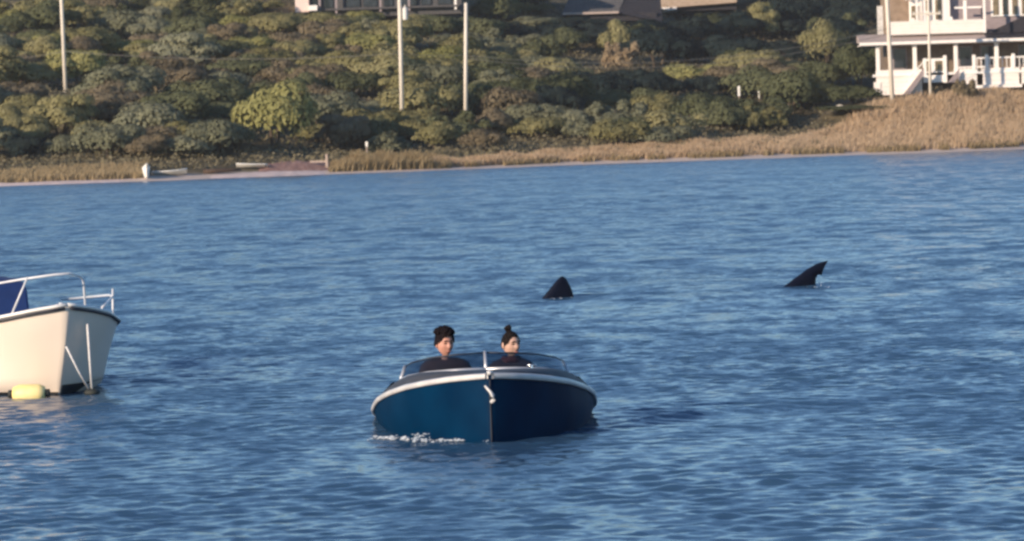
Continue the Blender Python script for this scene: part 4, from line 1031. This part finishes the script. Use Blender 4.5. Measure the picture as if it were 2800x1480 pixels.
def white_boat():
    PSI = 25.0
    root = empty('moored_boat', (LB.x + 0.40 * math.sin(R(PSI)), LB.y - 0.40 * math.cos(R(PSI)), 0.0), (0, 0, R(PSI)))
    tag(root, 'moored white boat with a blue canvas cover and metal bow rails', 'boat')
    bs = smooth_tab([(0, 0.03), (0.2, 0.40), (0.5, 0.72), (1.0, 1.0), (1.6, 1.14), (2.4, 1.2), (3.4, 1.22), (6.6, 1.12)], 900)
    zs = lambda a: 1.08 - 0.52 * (1 - math.exp(-a / 1.7))
    bc = lambda a: bs(a) * (0.62 + 0.24 * min(1, a / 1.3)); zc = lambda a: 0.18 * max(0, 1 - a / 2.5) - 0.02
    zk = lambda a: -0.12 - 0.25 * min(1, a / 1.5); bulge = lambda a: -0.015 * max(0, 1 - a / 2.0)
    rows = hull_rows(6.6, bs, zs, bc, zc, zk, 0.50, bulge)
    hull = hull_object('hull', rows, M['gel_white'], root)
    # dark band hugging the waterline, taller on one side
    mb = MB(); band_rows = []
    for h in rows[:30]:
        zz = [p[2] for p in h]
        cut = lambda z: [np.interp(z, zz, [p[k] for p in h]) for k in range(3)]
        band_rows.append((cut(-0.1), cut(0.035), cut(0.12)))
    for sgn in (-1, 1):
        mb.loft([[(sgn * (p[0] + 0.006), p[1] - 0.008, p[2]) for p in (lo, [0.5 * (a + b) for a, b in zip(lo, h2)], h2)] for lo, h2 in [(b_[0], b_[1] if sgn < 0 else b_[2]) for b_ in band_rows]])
    mb.build('waterline_band', M['band_dark'], root, True)
    for sgn, m in ((-1, M['rub_dark']), (1, M['rub_dark'])):
        pts = [(sgn * (bs(a) + 0.008), a - 0.01, zs(a) - 0.02) for a in np.concatenate([np.linspace(0, 1, 14), np.linspace(1.2, 6.5, 16)])]
        MB().tube(pts, 0.019, 8).build('rub_rail', m, root, True)
        pts = [(sgn * (bs(a) - 0.02), a + 0.02, zs(a) + 0.022) for a in np.concatenate([np.linspace(0, 1, 14), np.linspace(1.2, 6.5, 16)])]
        MB().tube(pts, 0.022, 8).build('toe_rail', M['gel_deck'], root, True)
    mb = MB(); grid = []
    for a in np.concatenate([np.linspace(0, 1, 10), np.linspace(1.2, 6.5, 14)]):
        b = bs(a) - 0.02; grid.append([(b * v, a + 0.015, zs(a) + 0.0 + 0.05 * (1 - v * v) * min(1, a)) for v in np.linspace(-1, 1, 9)])
    mb.loft(grid); mb.build('deck', M['gel_deck'], root, True)
    # blue canvas cover over the cabin front
    mb = MB(); grid = []
    for a, w, h in ((2.9, 0.50, 0.02), (3.0, 0.50, 0.50), (3.06, 0.51, 0.60), (3.4, 0.54, 0.66), (4.2, 0.62, 0.70), (5.6, 0.66, 0.62), (5.75, 0.66, 0.02)):
        z = zs(a) + 0.03; grid.append([(-w, a, z), (-w * 0.99, a, z + h * 0.85), (-w * 0.93, a, z + h), (0, a, z + h * 1.06), (w * 0.93, a, z + h), (w * 0.99, a, z + h * 0.85), (w, a, z)])
    mb.loft(grid); mb.build('canvas_cover', M['canvas_blue'], root)
    # bow rails
    def rail(pts, r=0.015): return MB().tube(pts, r, 8).build('bow_rail', M['steel_white'], root, True)
    def post(rail_, a, b, r=0.014): return MB().tube([a, b], r, 8).build('stanchion', M['steel_white'], rail_, True)
    S = lambda sgn, a, up, inn=0.06: (sgn * (bs(a) - inn), a, zs(a) + up)
    r1 = rail([S(-1, 3.6, 0.5), S(-1, 2.4, 0.5), S(-1, 1.4, 0.47), S(-1, 0.8, 0.46), S(-1, 0.3, 0.43), (-0.14, 0.06, 1.47), (0.02, -0.02, 1.48), (0.2, 0.12, 1.44), (0.27, 0.2, 1.40), (0.30, 0.25, 1.34), (0.33, 0.3, 1.0)], 0.014)
    post(r1, S(-1, 0.26, 0.44), S(-1, 0.42, 0.02)); post(r1, S(-1, 2.0, 0.48), S(-1, 2.1, 0.02))
    r2 = rail([S(1, 0.42, 0.0), S(1, 0.43, 0.07), S(1, 0.52, 0.12), S(1, 1.0, 0.29), S(1, 1.5, 0.36), S(1, 3.6, 0.4)])
    post(r2, S(1, 0.98, 0.38), S(1, 0.92, 0.0))
    c = MB().tube([(-0.0, 0.24, zs(0.2) + 0.10), (0.0, 0.24, zs(0.2) + 0.0)], 0.03, 8).build('mooring_post', M['steel_white'], root, True)
    MB().tube([(-0.07, 0.24, zs(0.2) + 0.07), (0.07, 0.24, zs(0.2) + 0.07)], 0.015, 6).build('pin', M['steel_white'], c, True)
    return root


wboat = white_boat()
# mooring lines, float and fender: things of their own
buoy_p = on_water(252, 1078)


def rope(pts, r, label):
    o = MB().tube(pts, r, 6).build('mooring_rope', M['rope'], None, True); tag(o, label, 'rope', 'ropes holding the white boat')


e0 = buoy_p + Vector((-0.02, 0, 0.03)); a0 = at(181, 948, LB.y - 0.30); a1 = at(239, 886, LB.y - 0.14)
rope([a0, a0.lerp(e0, 0.5) + Vector((0, 0, -0.02)), e0], 0.013, 'slanting mooring rope from the white bow stem to the dark float')
rope([a1, a1.lerp(e0 + Vector((0.02, 0, 0)), 0.5), e0 + Vector((0.02, 0, 0))], 0.016, 'near-vertical mooring rope on the shaded side of the white bow')
o = MB().blob((0, 0, 0.02), (0.10, 0.10, 0.05), 2, 0.06).build('mooring_float', M['weed_dark'], None, True); o.location = buoy_p; tag(o, 'small dark float where the mooring ropes meet the water', 'float')
fp = on_water(80, 1088)
root = empty('fender', (fp.x, fp.y, 0.05), (0, 0, R(-4))); tag(root, 'yellow barrel fender floating against the white hull', 'fender')
MB().tube([(-0.2, 0, 0), (-0.19, 0, 0), (-0.12, 0, 0), (0.12, 0, 0), (0.19, 0, 0), (0.2, 0, 0)], [0.05, 0.085, 0.115, 0.115, 0.085, 0.05], 14).build('body', M['buoy_yellow'], root, True)
for sx in (-1, 1): MB().tube([(sx * 0.2, 0, 0), (sx * 0.25, 0, 0)], 0.05, 8).build('end_eye', M['weed_dark'], root, True)


# ------------------------------------------------------------------ people
def skin_body(name, joints, edges, m, parent=None, sub=2, rootv=0):
    me = bpy.data.meshes.new(name); me.from_pydata([j[0] for j in joints], edges, []); me.update()
    o = bpy.data.objects.new(name, me); COL.objects.link(o)
    sk = o.modifiers.new('skin', 'SKIN'); sk.use_smooth_shade = True
    for i, j in enumerate(joints):
        r = j[1] if hasattr(j[1], '__len__') else (j[1], j[1]); me.skin_vertices[0].data[i].radius = r
        me.skin_vertices[0].data[i].use_root = (i == rootv)
    s = o.modifiers.new('sub', 'SUBSURF'); s.levels = sub; s.render_levels = sub
    dg = bpy.context.evaluated_depsgraph_get(); ev = o.evaluated_get(dg); nm = bpy.data.meshes.new_from_object(ev); nm.name = name
    o.modifiers.clear(); o.data = nm; nm.materials.clear(); nm.materials.append(m)
    if parent: o.parent = parent
    return o


def head_bm(turn, long=1.0, jaw=1.0):
    """head looking towards -y, chin at z = 0, crown at 0.235; turn about z in radians"""
    bm = bmesh.new(); bmesh.ops.create_uvsphere(bm, u_segments=40, v_segments=28, radius=1)
    for v in bm.verts:
        x, y, z = v.co
        X, Y, Z = x * 0.077, y * 0.098, z * 0.1175
        low = max(0, -z)
        X *= 1 - 0.34 * low ** 1.6 * jaw; Y = Y * (1 - 0.20 * low ** 2) + (0.022 * low if y > 0 else 0) * -1
        if y < 0:                                      # face plane flatter
            Y *= 0.93
            g = lambda cx, cz, sx, sz: math.exp(-((X - cx) / sx) ** 2 - ((Z - cz) / sz) ** 2)
            Y -= 0.024 * g(0, -0.022, 0.013, 0.022) + 0.012 * g(0, 0.004, 0.010, 0.02)      # nose
            Y += 0.013 * (g(-0.032, 0.012, 0.017, 0.012) + g(0.032, 0.012, 0.017, 0.012))   # eye sockets
            Y -= 0.006 * (g(-0.032, 0.033, 0.024, 0.008) + g(0.032, 0.033, 0.024, 0.008))   # brows
            Y -= 0.006 * (g(-0.045, -0.02, 0.02, 0.02) + g(0.045, -0.02, 0.02, 0.02))       # cheeks
            Y += 0.004 * g(0, -0.045, 0.03, 0.006); Y -= 0.008 * g(0, -0.062, 0.026, 0.009) # mouth
            Y -= 0.010 * g(0, -0.098, 0.022, 0.015)                                         # chin
        v.co = (X, Y, Z + 0.1175)
    for sx in (-1, 1):                                 # ears
        g = bmesh.ops.create_icosphere(bm, subdivisions=2, radius=1)
        for v in g['verts']: v.co = Vector((sx * 0.079 + v.co.x * 0.010, 0.012 + v.co.y * 0.02, 0.115 + v.co.z * 0.033))
    bmesh.ops.transform(bm, matrix=Matrix.Rotation(turn, 4, 'Z'), verts=bm.verts)
    return bm


def person(pos, chin, turn, skin, hair_m, jacket_m, label, style):
    """seated figure; pos = (x, y) of the spine at the seat, chin = world height of the chin"""
    root = empty('person', (pos[0], pos[1], chin - 0.62)); tag(root, label, 'person', 'two people in the blue motorboat')
    H = 0.62                                           # chin height above the hip joint
    Tz = Matrix.Translation((0, -0.03, H)); tilt = Matrix.Rotation(R(4), 4, 'X')
    # skin: head, neck and hands as one body
    HS = 1.12; big = Matrix.Scale(HS, 4); bm = head_bm(turn); bmesh.ops.transform(bm, matrix=Tz @ tilt @ big, verts=bm.verts)
    me = bpy.data.meshes.new('body'); bm.to_mesh(me); bm.free(); me.shade_smooth(); me.materials.append(skin)
    sh = 0.185 if style == 'short' else 0.165
    hand = [((-0.14, -0.30, 0.16), (0.17, -0.30, 0.16)), ((0.13, -0.26, 0.10), (-0.13, -0.26, 0.10))][0 if style == 'short' else 1]
    parts = [me]
    J = [((0, 0.0, H - 0.16), 0.055), ((0, -0.005, H - 0.07), 0.052), ((0, -0.01, H + 0.03), 0.05)]
    neck = skin_body('neck', J, [(0, 1), (1, 2)], skin); parts.append(neck.data)
    hands = []
    for sx in (-1, 1):
        w = Vector((sx * 0.17, -0.30, 0.17)) if style == 'short' else Vector((sx * 0.13, -0.25, 0.09))
        pj = [(w + Vector((0, 0.06, 0.0)), 0.026), (w, 0.026), (w + Vector((0, -0.045, 0.006)), (0.036, 0.018)), (w + Vector((0, -0.08, 0.0)), (0.038, 0.016))]; pe = [(0, 1), (1, 2), (2, 3)]
        hobj = skin_body('hand', pj, pe, skin, None, 1); hands.append(hobj)
        for k, (dx, ln) in enumerate(((-0.028, 0.062), (-0.009, 0.072), (0.010, 0.068), (0.028, 0.052))):
            b = w + Vector((dx, -0.075, 0.002)); fj = [(b, 0.009), (b + Vector((0, -ln * 0.45, -0.006)), 0.0088), (b + Vector((0, -ln * 0.72, -0.026)), 0.008), (b + Vector((0, -ln * 0.7, -0.045)), 0.007)]
            hands.append(skin_body('finger', fj, [(0, 1), (1, 2), (2, 3)], skin, None, 1))
        b = w + Vector((-sx * 0.03, -0.02, 0)); fj = [(b, 0.011), (b + Vector((-sx * 0.026, -0.026, -0.004)), 0.010), (b + Vector((-sx * 0.03, -0.056, -0.014)), 0.008)]
        hands.append(skin_body('finger', fj, [(0, 1), (1, 2)], skin, None, 1))
    J = [((0, 0.01, 0.05), (0.11, 0.09)), ((0, 0.01, 0.25), (0.12, 0.09)), ((0, 0.015, 0.46), (0.13, 0.08)), ((0, 0.0, H - 0.05), 0.05)]; E = [(0, 1), (1, 2), (2, 3)]
    for sx in (-1, 1):
        b = len(J); w = (sx * 0.17, -0.30, 0.17) if style == 'short' else (sx * 0.13, -0.25, 0.09)
        J += [((sx * sh, 0.02, 0.47), 0.05), ((sx * (sh + 0.06), -0.01, 0.2), 0.036), (w, 0.026)]; E += [(2, b), (b, b + 1), (b + 1, b + 2)]
        b = len(J); J += [((sx * 0.09, -0.02, 0.0), 0.07), ((sx * 0.12, -0.38, 0.04), 0.05), ((sx * 0.11, -0.46, -0.22), 0.036), ((sx * 0.11, -0.45, -0.34), 0.03)]; E += [(0, b), (b, b + 1), (b + 1, b + 2), (b + 2, b + 3)]
    hands.append(skin_body('trunk', J, E, skin))
    bm = bmesh.new(); bm.from_mesh(me)
    for o in [neck] + hands: bm.from_mesh(o.data)
    for o in [neck] + hands: bpy.data.objects.remove(o)
    bm.to_mesh(me); bm.free(); me.shade_smooth()
    body = bpy.data.objects.new('body', me); COL.objects.link(body); body.parent = root
    # face details
    Hm = Tz @ tilt @ big @ Matrix.Rotation(turn, 4, 'Z')
    for sx in (-1, 1):
        MB().blob(Hm @ Vector((sx * 0.031, -0.079, 0.130)), (0.015, 0.012, 0.008), 2).build('eye', M['eye'], root, True)
        MB().tube([Hm @ Vector((sx * 0.012, -0.094, 0.152)), Hm @ Vector((sx * 0.032, -0.094, 0.157)), Hm @ Vector((sx * 0.05, -0.08, 0.150))], [0.004, 0.0055, 0.003], 6).build('eyebrow', hair_m, root, True)
    MB().tube([Hm @ Vector((-0.024, -0.087, 0.057)), Hm @ Vector((0, -0.101, 0.056)), Hm @ Vector((0.024, -0.087, 0.057))], [0.003, 0.006, 0.003], 6).build('mouth', M['lip'], root, True)
    # hair
    mb = MB(); bm = mb.bm
    g = bmesh.ops.create_icosphere(bm, subdivisions=4, radius=1)
    rh = random.Random(4 if style == 'short' else 9)
    kill = []
    for v in g['verts']:
        x, y, z = v.co
        front = max(0, -y)
        lim = 0.34 + 0.22 * front - 0.55 * max(0, y) - 1.0 * max(0, abs(x) - 0.55) if style == 'short' else 0.36 + 0.30 * front ** 2 - 0.75 * max(0, y) - 1.2 * max(0, abs(x) - 0.55)
        if z < lim: kill.append(v); continue
        if style == 'short': k = 1.17 + 0.22 * max(0, z - 0.25) + 0.05 * math.sin(x * 19) * math.sin(y * 17 + z * 15)
        else: k = 1.07 + 0.025 * math.sin(x * 23) * math.sin(z * 21)
        v.co = Vector((x * 0.080 * k, y * 0.099 * k + (0.004 if y < 0 else 0), z * 0.119 * k + 0.1175))
    bmesh.ops.delete(bm, geom=kill, context='VERTS')
    if style == 'short':
        for i in range(150):
            a = rh.uniform(0, 6.28); q = rh.random() ** 0.5 * 0.086
            mb.blob((q * math.cos(a), 0.008 + q * math.sin(a) * 1.15, 0.255 + 0.022 * rh.random() - 5.5 * q * q), (0.017, 0.019, 0.016), 1, 0.25)
    bmesh.ops.transform(bm, matrix=Hm, verts=bm.verts)
    mod = mb.build('hair', hair_m, root, True)
    if style == 'bun':
        mb = MB()
        for i in range(14):
            a = rh.uniform(0, 6.28); q = rh.uniform(0.0, 0.024); mb.blob((q * math.cos(a), 0.03 + q * math.sin(a), 0.243 + 0.04 * rh.random()), (0.027, 0.027, 0.026), 1, 0.1)
        bmesh.ops.transform(mb.bm, matrix=Hm, verts=mb.bm.verts); mb.build('topknot', hair_m, root, True)
        mb = MB()
        for i in range(22):
            a = 2 * math.pi * i / 22; mb.blob((0.078 * math.cos(a), 0.012 + 0.074 * math.sin(a), H - 0.03 + 0.010 * math.sin(3 * a)), (0.034, 0.03, 0.036), 2)
        mb.build('scarf', M['scarf_b'], root, True)
    # jacket: torso and sleeves in one surface
    J = [((0, 0.0, 0.0), (0.17, 0.13)), ((0, 0.01, 0.2), (0.17, 0.12)), ((0, 0.02, 0.43), (0.19, 0.125)), ((0, 0.015, 0.54), (0.14, 0.10)), ((0, 0.005, H - 0.0), (0.085, 0.085))]
    E = [(0, 1), (1, 2), (2, 3), (3, 4)]
    for sx in (-1, 1):
        b = len(J); w = (sx * 0.17, -0.255, 0.17) if style == 'short' else (sx * 0.13, -0.20, 0.09)
        J += [((sx * (sh + 0.025), 0.02, 0.515), 0.085), ((sx * (sh + 0.06), -0.01, 0.2), 0.058), (w, 0.044)]; E += [(3, b), (b, b + 1), (b + 1, b + 2)]
    skin_body('jacket', J, E, jacket_m, root)
    J = [((0, 0.02, 0.02), (0.16, 0.12))]; E = []
    for sx in (-1, 1):
        b = len(J); J += [((sx * 0.09, -0.02, -0.01), 0.088), ((sx * 0.12, -0.38, 0.04), 0.066), ((sx * 0.11, -0.46, -0.22), 0.05), ((sx * 0.11, -0.44, -0.31), 0.045)]; E += [(0, b), (b, b + 1), (b + 1, b + 2), (b + 2, b + 3)]
    skin_body('trousers', J, E, M['denim'], root)
    for sx in (-1, 1):
        MB().blob((sx * 0.11, -0.52, -0.355), (0.05, 0.13, 0.045), 2).build('shoe', M['cockpit'], root, True)


pa = at(1217, 975, BOW.y + 2.62); pb = at(1398, 977, BOW.y + 2.62)
person((pa.x, pa.y + 0.05), pa.z, R(28), M['skin_a'], M['hair_a'], M['jacket_a'], 'person with thick dark hair in a dark reddish jacket at the boat wheel', 'short')
person((pb.x, pb.y + 0.05), pb.z, R(36), M['skin_b'], M['hair_b'], M['jacket_b'], 'person with a topknot and burgundy scarf in the passenger seat', 'bun')


# ------------------------------------------------------------------ shark near the surface
def fin_mesh(outline, thick, n_in=6):
    """blade from its side outline [(x, z)], lens-shaped in section"""
    mb = MB(); lead, trail = outline; rows = []
    for k in range(len(lead)):
        (xa, za), (xb, zb) = lead[k], trail[k]; row = []
        for v in np.linspace(0, 1, 8): row.append((xa + (xb - xa) * v, -thick[k] * math.sin(math.pi * v ** 0.7), za + (zb - za) * v))
        for v in np.linspace(1, 0, 8)[1:-1]: row.append((xa + (xb - xa) * v, thick[k] * math.sin(math.pi * v ** 0.7), za + (zb - za) * v))
        rows.append(row)
    vr = mb.loft(rows, close=True)
    mb.bm.faces.new(vr[-1])
    return mb


p1 = on_water(1530, 814); p2 = on_water(2200, 783)
yaw = math.atan2(p2.y - p1.y, p2.x - p1.x); span = (p2 - p1).length
shark = None
mb = MB(); rows = []
for t, r_, z in ((-0.55, 0.02, -0.62), (-0.5, 0.20, -0.62), (-0.3, 0.42, -0.62), (0, 0.52, -0.62), (0.3, 0.46, -0.6), (0.6, 0.28, -0.5), (0.85, 0.12, -0.34), (0.97, 0.07, -0.2)):
    rows.append([(t * span, r_ * 0.8 * math.cos(a), z + r_ * math.sin(a)) for a in np.linspace(0, 2 * math.pi, 17)[:-1]])
mb.loft(rows, close=True)
shark = mb.build('shark', M['fin'], None, True); shark.location = (p1.x, p1.y, 0); shark.rotation_euler = (0, 0, yaw)
tag(shark, 'dark shark swimming at the surface, dorsal fin and tail tip showing', 'shark')
kf = p1.y / FPX
q = lambda L_: [(x * kf, z * kf) for x, z in L_]
lead = q([(-72, -40), (-50, 2), (-38, 14), (-27, 26), (-17, 37), (-8, 46), (-1, 53), (5, 57)])
trail = q([(48, -40), (41, 2), (38, 15), (33, 28), (27, 40), (22, 49), (17, 55), (12, 58)])
f1 = fin_mesh((lead, trail), [0.05, 0.045, 0.042, 0.038, 0.032, 0.025, 0.016, 0.006]).build('dorsal_fin', M['fin'], shark, True); f1['label'] = 'broad triangular dark fin with a rounded tip'
kf = p2.y / FPX; x0 = span
lead = q([(-110, -26), (-68, -1), (-46, 12), (-26, 25), (-6, 37), (8, 46), (24, 54), (38, 60), (54, 64.5), (70, 67)])
trail = q([(6, -26), (33, 2), (33, 12), (35, 22), (44, 33), (52, 27), (55, 37), (59, 46), (66, 58), (72, 66.5)])
f2 = fin_mesh((lead, trail), [0.05, 0.045, 0.042, 0.038, 0.034, 0.03, 0.024, 0.018, 0.01, 0.004]).build('tail_fin', M['fin'], shark, True)
f2.location = (x0, 0, 0); f2['label'] = 'hooked dark fin leaning back to a sharp tip'

# ------------------------------------------------------------------ foam at the blue bow
def foam(name, label, spots, smin, smax):
    mb = MB(); rf = random.Random(8)
    for cx, cy, w, n_, hh in spots:
        p = on_water(cx, cy); k = p.y / FPX
        for i in range(n_):
            x = p.x + rf.gauss(0, w * 0.5) * k; y = p.y - 0.04 + rf.gauss(0, 0.06); s_ = rf.uniform(smin, smax) * (0.5 + rf.random())
            mb.blob((x, y, 0.012 + hh * rf.random() ** 2.4), (s_ * rf.uniform(1, 2.6), s_, s_ * rf.uniform(0.4, 0.9)), 1, 0.45)
    o = mb.build(name, M['foam'], None, False); tag(o, label, kind='stuff')


foam('bow_foam', 'white broken foam along the navy bow', ((1290, 1202, 30, 50, 0.06), (1310, 1196, 24, 60, 0.15), (1258, 1207, 36, 30, 0.04), (1150, 1208, 30, 44, 0.07), (1200, 1208, 70, 40, 0.02), (1065, 1202, 60, 50, 0.025), (1330, 1208, 12, 14, 0.04), (1112, 1204, 26, 16, 0.04)), 0.005, 0.013)
foam('splash', 'faint splash around the dark fins', ((1525, 818, 34, 9, 0.01), (2244, 784, 12, 6, 0.10), (2236, 787, 36, 6, 0.01)), 0.004, 0.010)
